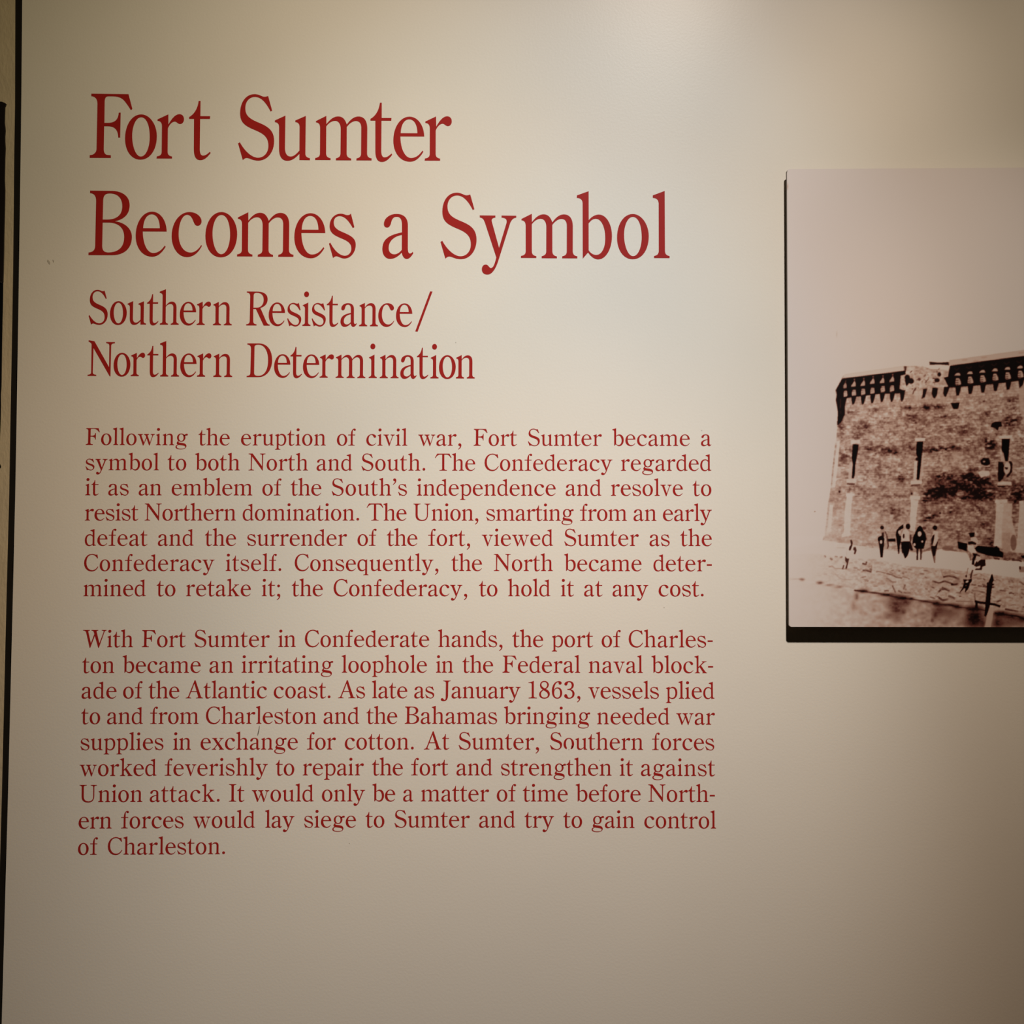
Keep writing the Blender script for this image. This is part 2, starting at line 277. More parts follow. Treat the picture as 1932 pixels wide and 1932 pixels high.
G[';'] = ('P', 295, [['M757 266C770 266 779 276 779 290C779 312 765 330 741 342L737 336C752 325 761 313 762 300C757 300 740 297 740 283C740 273 747 266 757 266Z'], ['M758 156C768 156 775 163 775 172C775 181 768 188 758 188C748 188 741 181 741 172C741 163 748 156 758 156Z']])
G['-'] = ('P', 887, [['M1828 803L1890 803L1890 821L1828 821Z']])


def path(s, steps):
    t = re.findall(r'[MLCZ]|-?\d+\.?\d*', s)
    pts, i = [], 0
    while i < len(t):
        c = t[i]
        if c in 'ML':
            pts.append((float(t[i + 1]), float(t[i + 2])))
            i += 3
        elif c == 'C':
            p0 = pts[-1]
            q = [float(x) for x in t[i + 1:i + 7]]
            L = abs(q[4] - p0[0]) + abs(q[5] - p0[1])
            n = max(2, min(steps, int(2 + L / 14)))
            for k in range(1, n + 1):
                u = k / n
                a, b, cc, d = (1 - u) ** 3, 3 * u * (1 - u) ** 2, 3 * u * u * (1 - u), u ** 3
                pts.append((a * p0[0] + b * q[0] + cc * q[2] + d * q[4], a * p0[1] + b * q[1] + cc * q[3] + d * q[5]))
            i += 7
        else:
            i += 1
    out = []
    for p_ in pts:
        if not out or abs(p_[0] - out[-1][0]) + abs(p_[1] - out[-1][1]) > 1e-4:
            out.append(p_)
    if abs(out[0][0] - out[-1][0]) + abs(out[0][1] - out[-1][1]) < 1e-4:
        out.pop()
    return out


def area(p_):
    return sum(p_[i][0] * p_[(i + 1) % len(p_)][1] - p_[(i + 1) % len(p_)][0] * p_[i][1] for i in range(len(p_))) / 2


GC = {}


def glyph(ch, steps):
    """components in letter units (cap height 617), x from 0, z up from the baseline; plus the width"""
    key = (ch, steps)
    if key in GC:
        return GC[key]
    u, base, comps = G[ch]
    ux, uy = UNITS[u]
    if ch in "'":
        base = 473
    res = [[[(x * ux, (base - y) * uy) for x, y in path(c, steps)] for c in comp] for comp in comps]
    x0 = min(x for comp in res for c in comp for x, _ in c)
    x1 = max(x for comp in res for c in comp for x, _ in c)
    parts_ = []
    for comp in res:
        loops = []
        for k, c in enumerate(comp):
            c = [(x - x0, z) for x, z in c]
            if (area(c) > 0) != (k == 0):
                c = c[::-1]
            loops.append(c)
        flat = [p_ for l in loops for p_ in l]
        tris = []
        for a, b, c in tessellate_polygon([[Vector((x, z, 0)) for x, z in l] for l in loops]):
            ar = (flat[b][0] - flat[a][0]) * (flat[c][1] - flat[a][1]) - (flat[c][0] - flat[a][0]) * (flat[b][1] - flat[a][1])
            if abs(ar) < 1e-9:
                continue
            tris.append((a, b, c) if ar > 0 else (a, c, b))
        parts_.append((loops, flat, tris))
    GC[key] = (parts_, x1 - x0)
    return GC[key]


T = 0.00010       # thickness of the vinyl


def add_glyph(V, Fc, ch, steps, ox, oz, sx, sz, slope=0.0):
    """front faces and rim of one letter on the wall plane; ox, oz in world metres"""
    for loops, flat, tris in glyph(ch, steps)[0]:
        n0 = len(V)
        n = len(flat)
        for x, z in flat:
            V.append((ox + x * sx, -T, oz + z * sz + x * sx * slope))
        for x, z in flat:
            V.append((ox + x * sx, 0.0, oz + z * sz + x * sx * slope))
        Fc += [(n0 + a, n0 + b, n0 + c) for a, b, c in tris]
        k = n0
        for l in loops:
            m_ = len(l)
            for i in range(m_):
                j = (i + 1) % m_
                Fc.append((k + j, k + i, k + i + n, k + j + n))
            k += m_


def px_scale(px, py):
    a, b = bp(px - 5, py), bp(px + 5, py)
    c, d = bp(px, py - 5), bp(px, py + 5)
    return (b.x - a.x) / 10, (c.z - d.z) / 10     # metres per pixel, across and up


# title: letters with the left x and baseline y they have in the photograph
A_, B_ = 5.084, 4.954
TITLE = [
    ('first line of the title, Fort Sumter', 0.1967, [('F', 150 + 98 / A_, 297.9), ('o', 150 + 435 / A_, 299.0), ('r', 150 + 739 / A_, 299.1), ('t', 150 + 1048 / A_, 299.2),
      ('S', 150 + 1520 / A_, 300.6), ('u', 500 + 92 / A_, 301.9), ('m', 500 + 481 / A_, 302.2), ('t', 500 + 1010 / A_, 302.6), ('e', 500 + 1230 / A_, 302.9), ('r', 500 + 1531 / A_, 303.1)]),
    ('second line of the title, Becomes a Symbol', 0.1967, [('B', 150 + 86 / A_, 481.3), ('e', 150 + 537 / A_, 482.1), ('c', 150 + 882 / A_, 482.8), ('o', 150 + 1206 / A_, 483.2), ('m', 150 + 1511 / A_, 484.0),
      ('e', 500 + 280 / A_, 485.0), ('s', 500 + 613 / A_, 485.5), ('a', 500 + 1125 / A_, 486.0), ('S', 500 + 1683 / A_, 486.5), ('y', 900 + 25 / B_, 487.0), ('m', 900 + 410 / B_, 486.9),
      ('b', 900 + 933 / B_, 487.1), ('o', 900 + 1309 / B_, 486.9), ('l', 900 + 1645 / B_, 486.9)]),
]
D0, E0 = 150, 520
SUB = [
    ('first line of the subtitle, Southern Resistance with a slash', 0.1037, [('S', D0 + 85 / B_, 611.6), ('o', D0 + 284 / B_, 612.0), ('u', D0 + 448 / B_, 612.2), ('t', D0 + 630 / B_, 612.4), ('h', D0 + 747 / B_, 612.6), ('e', D0 + 937 / B_, 613.0), ('r', D0 + 1094 / B_, 613.1), ('n', D0 + 1247 / B_, 613.6),
      ('R', D0 + 1558 / B_, 614.0), ('e', D0 + 1768 / B_, 614.2), ('s', E0 + 108 / B_, 614.8), ('i', E0 + 250 / B_, 614.9), ('s', E0 + 337 / B_, 615.0), ('t', E0 + 478 / B_, 615.2), ('a', E0 + 606 / B_, 615.4), ('n', E0 + 780 / B_, 615.5),
      ('c', E0 + 959 / B_, 615.6), ('e', E0 + 1125 / B_, 615.9), ('/', E0 + 1305 / B_, 616.0)]),
    ('second line of the subtitle, Northern Determination', 0.1037, [('N', D0 + 76 / B_, 709.2), ('o', D0 + 318 / B_, 709.4), ('r', D0 + 478 / B_, 709.6), ('t', D0 + 632 / B_, 709.9), ('h', D0 + 750 / B_, 710.3), ('e', D0 + 941 / B_, 710.4), ('r', D0 + 1098 / B_, 710.6), ('n', D0 + 1251 / B_, 711.2),
      ('D', D0 + 1562 / B_, 711.5), ('e', D0 + 1818 / B_, 711.8), ('t', E0 + 138 / B_, 711.9), ('e', E0 + 255 / B_, 712.2), ('r', E0 + 411 / B_, 712.6), ('m', E0 + 561 / B_, 713.0), ('i', E0 + 870 / B_, 713.2), ('n', E0 + 973 / B_, 713.4),
      ('a', E0 + 1165 / B_, 713.5), ('t', E0 + 1320 / B_, 713.5), ('i', E0 + 1447 / B_, 713.9), ('o', E0 + 1527 / B_, 713.9), ('n', E0 + 1685 / B_, 714.0)]),
]


def big_text(name, label, cat, lines, x, y, steps):
    root_ = tag(empty(name, bp(x, y)), label, cat)
    for lab, k, letters in lines:
        line = empty('text_line', bp(letters[0][1], letters[0][2]), root_)
        for ch, lx, by in letters:
            sx, sz = px_scale(lx, by)
            p_ = bp(lx, by)
            V, Fc = [], []
            add_glyph(V, Fc, ch, steps, p_.x, p_.z, k * sx, k * sz, -0.004)
            mk('letter', V, Fc, M_RED, p_, line)
    return root_


big_text('title_lettering', 'largest red serif lettering at the top of the wall reading Fort Sumter Becomes a Symbol', 'lettering', TITLE, 165, 487, 12)
big_text('subtitle_lettering', 'medium-size red serif lettering below the title reading Southern Resistance/ Northern Determination', 'lettering', SUB, 165, 712, 9)

# paragraphs: (baseline left, middle, right), then words with their left and right x
PAR1 = [
    ((839.3, 840.7, 841.1), 'Following 161.6 354.7 the 374.1 433.9 eruption 454.3 615.1 of 635.2 671.7 civil 690.7 768.9 war, 788.8 871.0 Fort 893.3 975.6 Sumter 995.8 1135.9 became 1154.8 1301.9 a 1322.2 1342.4'),
    ((886.9, 887.8, 888.2), 'symbol 161.2 300.3 to 315.8 351.9 both 367.7 452.8 North 468.6 581.5 and 597.0 665.1 South. 681.8 802.8 The 820.3 897.2 Confederacy 913.8 1155.9 regarded 1171.1 1342.4'),
    ((934.3, 934.8, 935.5), "it 160.6 186.5 as 203.9 243.2 an 261.3 305.3 emblem 323.4 476.4 of 494.6 531.5 the 548.1 606.8 South's 625.5 768.3 independence 786.2 1048.9 and 1066.8 1134.9 resolve 1152.2 1288.8 to 1306.5 1342.7"),
    ((981.9, 982.0, 982.9), 'resist 159.8 261.5 Northern 272.7 445.5 domination. 457.5 678.0 The 691.5 767.5 Union, 779.8 903.0 smarting 917.2 1082.9 from 1093.9 1183.2 an 1194.9 1239.0 early 1250.3 1343.5'),
    ((1029.6, 1029.6, 1030.1), 'defeat 159.6 278.6 and 297.5 365.8 the 386.3 445.8 surrender 466.0 655.0 of 674.1 710.9 the 729.5 788.0 fort, 807.5 887.4 viewed 908.7 1043.9 Sumter 1064.4 1205.6 as 1225.0 1264.0 the 1283.2 1343.5'),
    ((1077.3, 1077.0, 1077.7), 'Confederacy 158.2 405.1 itself. 425.6 531.1 Consequently, 555.6 827.6 the 851.2 909.9 North 931.4 1043.5 became 1064.0 1211.0 deter- 1232.5 1343.5'),
    ((1124.8, 1124.7, 1125.2), 'mined 157.0 275.5 to 295.2 331.4 retake 350.6 473.8 it; 493.5 529.2 the 550.2 609.6 Confederacy, 629.0 882.0 to 903.4 939.0 hold 957.8 1038.8 it 1057.8 1083.4 at 1101.6 1137.3 any 1155.3 1223.6 cost. 1242.2 1328.0'),
]
PAR2 = [
    ((1221.1, 1220.5, 1221.4), 'With 156.0 251.5 Fort 267.3 350.7 Sumter 366.4 509.1 in 524.6 558.5 Confederate 574.8 810.3 hands, 826.2 948.5 the 966.2 1025.4 port 1040.8 1119.5 of 1134.7 1171.7 Charles- 1185.8 1345.1'),
    ((1269.6, 1268.8, 1269.9), 'ton 154.8 216.1 became 230.8 379.1 an 394.7 440.5 irritating 455.5 629.1 loophole 644.2 806.0 in 822.3 855.7 the 872.0 931.0 Federal 947.8 1095.0 naval 1110.4 1213.4 block- 1228.8 1345.9'),
    ((1317.7, 1317.1, 1318.3), 'ade 153.5 220.3 of 231.9 269.3 the 279.8 338.8 Atlantic 350.1 504.1 coast. 516.1 624.0 As 637.5 689.2 late 701.3 769.0 as 781.1 819.7 January 831.3 982.7 1863, 996.7 1095.5 vessels 1109.6 1243.7 plied 1256.1 1348.4'),
    ((1366.0, 1365.4, 1367.2), 'to 152.9 189.4 and 201.6 270.1 from 282.9 375.2 Charleston 388.1 597.6 and 610.0 678.0 the 691.1 750.1 Bahamas 763.3 938.4 bringing 950.4 1114.0 needed 1126.1 1263.6 war 1275.7 1349.4'),
    ((1415.1, 1413.8, 1415.3), 'supplies 151.6 308.9 in 326.3 360.8 exchange 378.0 562.4 for 578.7 634.1 cotton. 650.1 781.1 At 799.5 848.2 Sumter, 865.0 1017.5 Southern 1037.4 1213.9 forces 1230.0 1348.1'),
    ((1464.0, 1462.6, 1464.1), 'worked 149.8 295.6 feverishly 310.5 505.7 to 519.7 555.7 repair 570.9 686.9 the 701.6 760.7 fort 775.4 846.1 and 860.8 929.4 strengthen 944.7 1154.3 it 1168.9 1194.9 against 1208.9 1349.7'),
    ((1513.2, 1511.8, 1513.0), 'Union 149.6 268.9 attack. 282.1 414.8 It 431.6 461.7 would 474.9 592.2 only 606.9 689.2 be 702.1 746.2 a 760.2 780.1 matter 793.9 923.2 of 936.9 974.2 time 986.1 1071.8 before 1085.9 1209.3 North- 1223.0 1349.2'),
    ((1563.2, 1561.0, 1563.0), 'ern 147.8 211.0 forces 228.0 347.0 would 364.1 481.6 lay 499.8 556.0 siege 573.5 672.1 to 689.2 725.7 Sumter 743.9 886.7 and 903.5 972.5 try 989.5 1045.8 to 1062.4 1098.8 gain 1115.9 1197.7 control 1215.2 1351.4'),
    ((1612.6, 1610.5, 1611.5), 'of 146.7 185.0 Charleston. 202.9 424.9'),
]
# side bearings in units (left, right)
SB = {c: (20, 20) for c in G}
SB.update({'r': (20, 3), 't': (6, 6), 'f': (8, 2), 'y': (4, 6), 'v': (6, 6), 'w': (6, 8), 'k': (14, 6), 'x': (8, 6), 'a': (20, 6), 'c': (20, 14), 'e': (20, 18), 'F': (14, 12), 'T': (10, 4), 'A': (4, 6), 'W': (6, 6),
           'l': (14, 10), 'd': (18, 10), 'h': (14, 16), 'b': (14, 18), ',': (34, 10), '.': (38, 10), "'": (14, 20), '-': (18, 10), 'C': (16, 10), 's': (18, 18), '1': (30, 30), '8': (22, 22), '6': (22, 22), '3': (22, 22), ';': (36, 10),
           'p': (14, 18), 'g': (14, 4), 'i': (18, 18), 'u': (14, 14), 'm': (18, 18), 'n': (18, 18), 'q': (18, 12), 'J': (4, 10), 'I': (16, 12), 'N_text': (14, 12)})
KX, KY = 0.0652, 0.0514


def paragraph(name, label, lines):
    root_ = tag(empty(name, bp(158, lines[-1][0][0])), label, 'lettering')
    for (yl, ym, yr), txt in lines:
        t = txt.split()
        words = [(t[i], float(t[i + 1]), float(t[i + 2])) for i in range(0, len(t), 3)]
        line = empty('text_line', bp(words[0][1], yl), root_)

        def base(px):
            u = (px - 150.0) / 1200.0
            return yl * (1 - u) * (1 - 2 * u) + ym * 4 * u * (1 - u) + yr * u * (2 * u - 1)
        for wd, xl, xr in words:
            chars = list(wd)
            if wd == 'Southern' and yl > 1400:
                chars[1] = 'o_chipped'
            chars = ['N_text' if c == 'N' else c for c in chars]
            # natural layout in units
            x, pos = 0.0, []
            for k, c in enumerate(chars):
                wch = glyph(c, 5)[1]
                if k:
                    x += SB[c][0] if c in SB else 20
                pos.append((c, x, wch))
                x += wch
                if k < len(chars) - 1:
                    x += SB[c][1] if c in SB else 20
            pad = 0.35                                    # the photograph's blur makes words look a little wider
            W = xr - xl - 2 * pad
            natural = x
            kx = KX * (1 + (yl - 1100) * 0.00003)
            n_gap = len(chars) - 1
            ink = sum(p_[2] for p_ in pos)
            stretch = 0.0
            if n_gap:
                stretch = (W / kx - natural) / n_gap
                lim = 16
                if abs(stretch) > lim:                    # share the rest with the letters' own width
                    over = (W / kx - natural) - math.copysign(lim, stretch) * n_gap
                    kx2 = kx * (1 + over / natural)
                    stretch = (W / kx2 - natural) / n_gap
                    kx = kx2
            else:
                kx = W / natural
            V, Fc = [], []
            p0 = bp(xl + pad, base(xl))
            for k, (c, gx, wch) in enumerate(pos):
                px = xl + pad + (gx + stretch * k) * kx
                by = base(px)
                sx, sz = px_scale(px, by)
                q = bp(px, by)
                ky = KY * (1 + (by - 840) * 0.00004)
                add_glyph(V, Fc, c, 5, q.x, q.z, kx * sx, ky * sz)
            mk('word', V, Fc, M_RED, p0, line)
    return root_


paragraph('upper_paragraph', 'upper paragraph of small red serif lettering, seven lines beginning Following the eruption', PAR1)
paragraph('lower_paragraph', 'lower paragraph of small red serif lettering, nine lines beginning With Fort Sumter', PAR2)


# ------------------------------------------------------------------ marks on the wall
def mark(name, pts, width, m, y=-0.00012):
    V, Fc = [], []
    for k, (a, b, wd) in enumerate(pts):
        p_ = bp(a, b)
        h = wd * MM / 2
        V += [(p_.x - h, y, p_.z), (p_.x + h, y, p_.z), (p_.x - h, 0.0, p_.z), (p_.x + h, 0.0, p_.z)]
    n = len(pts)
    for k in range(n - 1):
        a = 4 * k
        Fc += [(a, a + 4, a + 5, a + 1), (a + 2, a + 6, a + 4, a), (a + 1, a + 5, a + 7, a + 3)]
    Fc += [(0, 1, 3, 2), (4 * n - 4, 4 * n - 2, 4 * n - 1, 4 * n - 3)]
    mk(name, V, Fc, m, bp(pts[0][0], pts[0][1]), wall)


mark('scratch', [(489.3, 1369, .6), (489.0, 1374, 1.3), (488.2, 1379, 1.8), (487.0, 1384, 1.6), (486.0, 1388, .8)], 1, M_SCRATCH)
mark('scuff', [(90, 490, 1), (91.5, 493, 5), (93, 496, 4), (94, 499, 1)], 1, M_SCUFF)
mark('scuff', [(100, 490, 1), (101, 492, 3), (101.5, 495, 1)], 1, M_SCUFF)
for a, b in ((659, 1591), (1131, 1434), (860, 646), (1324, 812), (1253, 1146)):
    mark('speck', [(a, b - 1.2, .3), (a, b, 1.8), (a, b + 1.2, .3)], 1, M_SCUFF)

# ------------------------------------------------------------------ the mounted photograph
X0, X1, Y0, Y1 = 1480, 2500, 306, 1190
SS = 2
Wc, Hc = (X1 - X0) * SS, (Y1 - Y0) * SS
rng = np.random.default_rng(7)


def noise(w_, h_, cx, cy):
    """smooth value noise with cells of cx by cy pixels"""
    gx, gy = int(w_ / cx) + 3, int(h_ / cy) + 3
    g = rng.random((gy, gx)).astype(np.float32)
    xs_ = np.arange(w_) / cx
    ys_ = np.arange(h_) / cy
    xi, yi = xs_.astype(int), ys_.astype(int)
    fx, fy = (xs_ - xi), (ys_ - yi)
    fx = fx * fx * (3 - 2 * fx)
    fy = fy * fy * (3 - 2 * fy)
    a = g[yi][:, xi]
    b = g[yi][:, xi + 1]
    c = g[yi + 1][:, xi]
    d = g[yi + 1][:, xi + 1]
    return (a * (1 - fx) + b * fx) * (1 - fy)[:, None] + (c * (1 - fx) + d * fx) * fy[:, None]


def blur(a, r):
    k = np.exp(-0.5 * (np.arange(-int(3 * r) - 1, int(3 * r) + 2) / r) ** 2)
    k /= k.sum()
    h = len(k) // 2
    p_ = np.pad(a, ((0, 0), (h, h)), mode='edge')
    a = sum(k[i] * p_[:, i:i + a.shape[1]] for i in range(len(k)))
    p_ = np.pad(a, ((h, h), (0, 0)), mode='edge')
    return sum(k[i] * p_[i:i + a.shape[0], :] for i in range(len(k)))


img = np.ones((Hc, Wc), np.float32) * 0.97
YY, XX = np.mgrid[0:Hc, 0:Wc].astype(np.float32)
XX = XX / SS + X0
YY = YY / SS + Y0


def inside(pts):
    xs_ = [p_[0] for p_ in pts]
    ys_ = [p_[1] for p_ in pts]
    x0, x1 = max(0, int((min(xs_) - X0) * SS) - 1), min(Wc, int((max(xs_) - X0) * SS) + 2)
    y0, y1 = max(0, int((min(ys_) - Y0) * SS) - 1), min(Hc, int((max(ys_) - Y0) * SS) + 2)
    if x1 <= x0 or y1 <= y0:
        return None
    sx, sy = XX[y0:y1, x0:x1], YY[y0:y1, x0:x1]
    m_ = np.zeros(sx.shape, bool)
    n = len(pts)
    for i in range(n):
        xa, ya = pts[i]
        xb, yb = pts[(i + 1) % n]
        if ya == yb:
            continue
        c = ((ya > sy) != (yb > sy)) & (sx < (xb - xa) * (sy - ya) / (yb - ya) + xa)
        m_ ^= c
    return (slice(y0, y1), slice(x0, x1)), m_


def poly(pts, t, mix=1.0):
    r = inside(pts)
    if r is None:
        return
    sl, m_ = r
    img[sl] = np.where(m_, img[sl] * (1 - mix) + t * mix, img[sl])


def ell(cx, cy, rx, ry, t, mix=1.0, rot=0.0):
    poly([(cx + rx * math.cos(a) * math.cos(rot) - ry * math.sin(a) * math.sin(rot), cy + rx * math.cos(a) * math.sin(rot) + ry * math.sin(a) * math.cos(rot)) for a in np.linspace(0, 2 * math.pi, 22)[:-1]], t, mix)


def line(pts, wd, t, mix=1.0):
    for (xa, ya), (xb, yb) in zip(pts[:-1], pts[1:]):
        L = math.hypot(xb - xa, yb - ya) or 1
        nx, ny = -(yb - ya) / L * wd / 2, (xb - xa) / L * wd / 2
        poly([(xa + nx, ya + ny), (xb + nx, yb + ny), (xb - nx, yb - ny), (xa - nx, ya - ny)], t, mix)


def crop(ox, oy, s):
    def f_(*c):
        return [(ox + c[i] / s, oy + c[i + 1] / s) for i in range(0, len(c), 2)]
    return f_


c2, c3 = crop(1552, 640, 9.66), crop(1732, 640, 9.66)
c4, c5 = crop(1552, 820, 9.66), crop(1732, 820, 9.66)
c6, c7 = crop(1472, 980, 8.05), crop(1702, 980, 8.05)
c8 = crop(1472, 300, 4.2)

# masonry of the fort: mottled tone
mott = 0.40 * noise(Wc, Hc, 8, 5.5) + 0.4 * noise(Wc, Hc, 16, 9) + 0.18 * noise(Wc, Hc, 34, 20) + 0.25 * noise(Wc, Hc, 5, 3.6)
mott = (mott - mott.mean()) / mott.std()
patch = noise(Wc, Hc, 90, 60) + 0.7 * noise(Wc, Hc, 40, 30)
patch = (patch - patch.mean()) / patch.std()
stain = np.zeros((Hc, Wc), np.float32)


def blot(x, y, rx, ry, s):
    global stain
    stain += s * np.exp(-(((XX - x) / rx) ** 2 + ((YY - y) / ry) ** 2))


for (x, y), rx, ry, s in [(c5(480, 770)[0], 15, 7, .6), (c5(450, 1000)[0], 13, 8, .5), (c5(320, 1080)[0], 12, 9, .5), (c5(1200, 840)[0], 12, 7, .5), (c5(1180, 1110)[0], 15, 10, .65), (c5(1300, 200)[0], 12, 8, .55),
                          (c5(350, 270)[0], 22, 6, .5), (c5(680, 240)[0], 12, 4, .4), (c5(950, 800)[0], 18, 9, .4), (c5(800, 950)[0], 45, 22, .32), (c5(950, 700)[0], 10, 14, .3), (c5(1000, 420)[0], 6, 4, .3), (c5(600, 1400)[0], 10, 9, .35),
                          (c5(1080, 1370)[0], 12, 8, .3), (c5(1850, 1100)[0], 12, 13, .5), (c5(1700, 1060)[0], 18, 8, .25), (c5(750, 1100)[0], 40, 10, .3), (c5(250, 1500)[0], 14, 10, .25), (c5(1180, 1650)[0], 9, 6, .35), (c5(1320, 1900)[0], 8, 16, .3), (c5(750, 1810)[0], 10, 6, .3),
                          (c4(880, 260)[0], 10, 7, .35), (c4(1120, 270)[0], 9, 7, .35), (c4(1300, 320)[0], 12, 5, .35), (c4(1620, 230)[0], 9, 6, .35), (c4(430, 330)[0], 9, 9, .4), (c4(360, 420)[0], 6, 9, .3), (c4(960, 340)[0], 20, 4, .3), (c4(1450, 770)[0], 10, 10, .42), (c4(1080, 560)[0], 9, 9, .3),
                          (c4(1050, 800)[0], 14, 7, .28), (c4(1350, 1130)[0], 16, 4, .3), (c4(1880, 1150)[0], 8, 14, .6), (c4(1850, 1500)[0], 8, 14, .4), (c4(1300, 1400)[0], 14, 9, .22), (c4(520, 970)[0], 9, 6, .2), (c4(600, 340)[0], 10, 10, .2), (c4(1270, 1380)[0], 3.5, 5, .3), (c4(1340, 1490)[0], 5, 6, .25),
                          (c2(780, 1600)[0], 10, 12, .4), (c2(620, 1700)[0], 10, 14, .35), (c2(330, 1650)[0], 7, 18, .45), (c2(500, 1320)[0], 14, 4, .35), (c2(1600, 1260)[0], 16, 7, .45), (c2(1600, 1420)[0], 14, 7, .3), (c2(1850, 1230)[0], 8, 6, .5), (c2(950, 1280)[0], 6, 4, .3), (c2(1700, 1600)[0], 22, 20, .15), (c2(880, 1340)[0], 4, 6, .3),
                          (c3(1200, 1120)[0], 14, 5, .45), (c3(1700, 1110)[0], 18, 6, .45), (c3(1250, 1330)[0], 12, 5, .3), (c3(1750, 1270)[0], 10, 4, .35), (c3(450, 1400)[0], 11, 6, .35), (c3(1700, 1500)[0], 12, 11, .6), (c3(700, 1650)[0], 20, 9, .2), (c3(1300, 1850)[0], 8, 6, .3), (c3(300, 1230)[0], 20, 5, .35), (c3(850, 1720)[0], 12, 6, .2), (c3(1250, 1800)[0], 6, 5, .3)]:
    blot(x, y, rx, ry, s)
for _ in range(150):     # the wall that goes on to the right of what the photograph shows
    blot(rng.uniform(1950, 2490), rng.uniform(740, 1000), rng.uniform(6, 22), rng.uniform(4, 12), rng.uniform(.2, .6))

body = (c2(370, 660) + c2(1500, 490) + c2(1650, 480) + c2(1830, 500) + c3(60, 480) + c3(230, 540) + c3(560, 560) + c3(590, 470) + c3(1932, 290) + [(2500, 590), (2500, 1100), (1932, 1092), (1870, 1083), (1776, 1072), (1700, 1066)]
        + c6(1460, 440) + c6(640, 315) + c6(660, 240) + c4(30, 1880) + c4(60, 1600) + c4(90, 1300) + c4(140, 1000) + c4(170, 650) + c4(230, 100) + c2(235, 1900) + c2(265, 1600) + c2(275, 1330) + c2(240, 1100) + c2(235, 925))
sl, m_ = inside(body)
fx = np.clip((XX[sl] - 1560) / 330, 0, 1)
low = np.clip((YY[sl] - 930) / 40, 0, 1)
top = np.clip((790 - YY[sl]) / 30, 0, 1)
# courses of stones that climb to the right at the top of the wall and run level lower down
vv_ = (YY[sl] - 935) / (1 + .00042 * (XX[sl] - 1560)) + 1.2 * (noise(m_.shape[1], m_.shape[0], 40, 30) - .5)
row_ = np.floor(vv_ / 4.3).astype(int)
uu_ = (XX[sl] + 37.7 * np.sin(row_ * 12.9898)) / (7.5 + 2.5 * np.sin(row_ * 4.1))
cell_ = np.floor(uu_).astype(int)
tab = rng.random(4096).astype(np.float32)
stone = tab[(row_ * 131 + cell_ * 17) % 4096] - .5
jnt = ((vv_ / 4.3 - row_) < .26) | ((uu_ - cell_) < .16)
fade = np.clip((XX[sl] - 1575) / 30, 0, 1) * (1 - .55 * low * (1 - fx))
brickt = (stone * .17 - .085 * jnt + .02) * fade * (.55 + .9 * noise(m_.shape[1], m_.shape[0], 50, 36))
band = .16 * np.exp(-((YY[sl] - 846 - .0 * XX[sl]) / 5.5) ** 2) * np.clip((XX[sl] - 1600) / 60, 0, 1) * (1 - np.clip((XX[sl] - 1830) / 30, 0, 1))
band += .26 * np.exp(-((YY[sl] - 921) / 21) ** 2) * np.clip((XX[sl] - 1738) / 22, 0, 1) + .10 * np.clip((XX[sl] - 1738) / 25, 0, 1) * np.clip((YY[sl] - 935) / 10, 0, 1)
tone = 0.715 - 0.085 * fx + 0.06 * top + 0.07 * low * (1 - fx) + 0.066 * mott[sl] * (0.85 + 0.3 * fx - 0.5 * low * (1 - fx)) * (1 - .4 * top) + 0.02 * patch[sl] + brickt - band - 1.0 * stain[sl] * (0.75 + 0.28 * np.clip(mott[sl], -2, 2) * -1)
img[sl] = np.where(m_, np.clip(tone, 0.06, 0.9), img[sl])
# fine darts of brick shade
for _ in range(3600):
    x, y = rng.uniform(1572, 2490), rng.uniform(772, 1035)
    if x > 1940 and rng.random() < .45:
        continue
    if x < 1582 or (y > 935 and x < 1720 and rng.random() < .7):
        continue
    L = rng.uniform(2.5, 6.5)
    sl_ = -.10 + .16 * (y - 770) / 260
    dk = rng.random() < .5
    here = img[int((y - Y0) * SS), int((x - X0) * SS)]
    if here > .9:
        continue
    t = here * rng.uniform(.45, .85) if dk else min(.9, here + rng.uniform(.08, .26))
    line([(x, y), (x + L, y + L * sl_)], rng.uniform(.8, 1.5) if dk else rng.uniform(1.4, 2.6), t, rng.uniform(.35, .85))

# sky stays above; copings
poly(c2(370, 705, 395, 640, 1500, 482, 1530, 490, 1500, 575), 0.86)
line(c2(395, 640, 950, 560, 1500, 484), .8, .78)
poly(c3(560, 470, 565, 385, 1932, 195) + [(2500, 585), (2500, 597)] + c3(1932, 300), 0.77)
line(c3(565, 385, 1932, 195), .8, .68)
for a, b in ((850, 375), (1200, 330), (1880, 245), (1050, 390)):
    ell(*c3(a, b)[0], 6, 1.6, .66, .7, -.1)
# rubble gap in the parapet
sl, m_ = inside(c2(1510, 500, 1830, 495) + c3(200, 560, 560, 560, 570, 860, 100, 880) + c2(1500, 950, 1400, 760))
img[sl] = np.where(m_, np.clip(.80 + .07 * mott[sl], 0, .95), img[sl])
for _ in range(46):
    x, y = rng.uniform(1708, 1772), rng.uniform(697, 738)
    line([(x, y), (x + rng.uniform(-3, 3), y + rng.uniform(-3, 3))], rng.uniform(.9, 2.2), .3, .7)
poly(c2(1480, 490, 1530, 490, 1515, 600, 1490, 620), .12, .85)
ell(*c2(1540, 700)[0], 5, 6, .06)
poly(c2(1490, 740, 1600, 740, 1570, 800, 1525, 855), .06)
ell(*c2(1610, 760)[0], 5.5, 5.5, .08)
line(c2(1590, 610, 1630, 570), 1.5, .2)
line(c2(1640, 1000, 1660, 940, 1700, 890), 2, .25)
ell(*c2(1760, 730)[0], 3, 3, .3)
ell(*c3(385, 640)[0], 3.6, 4, .08)
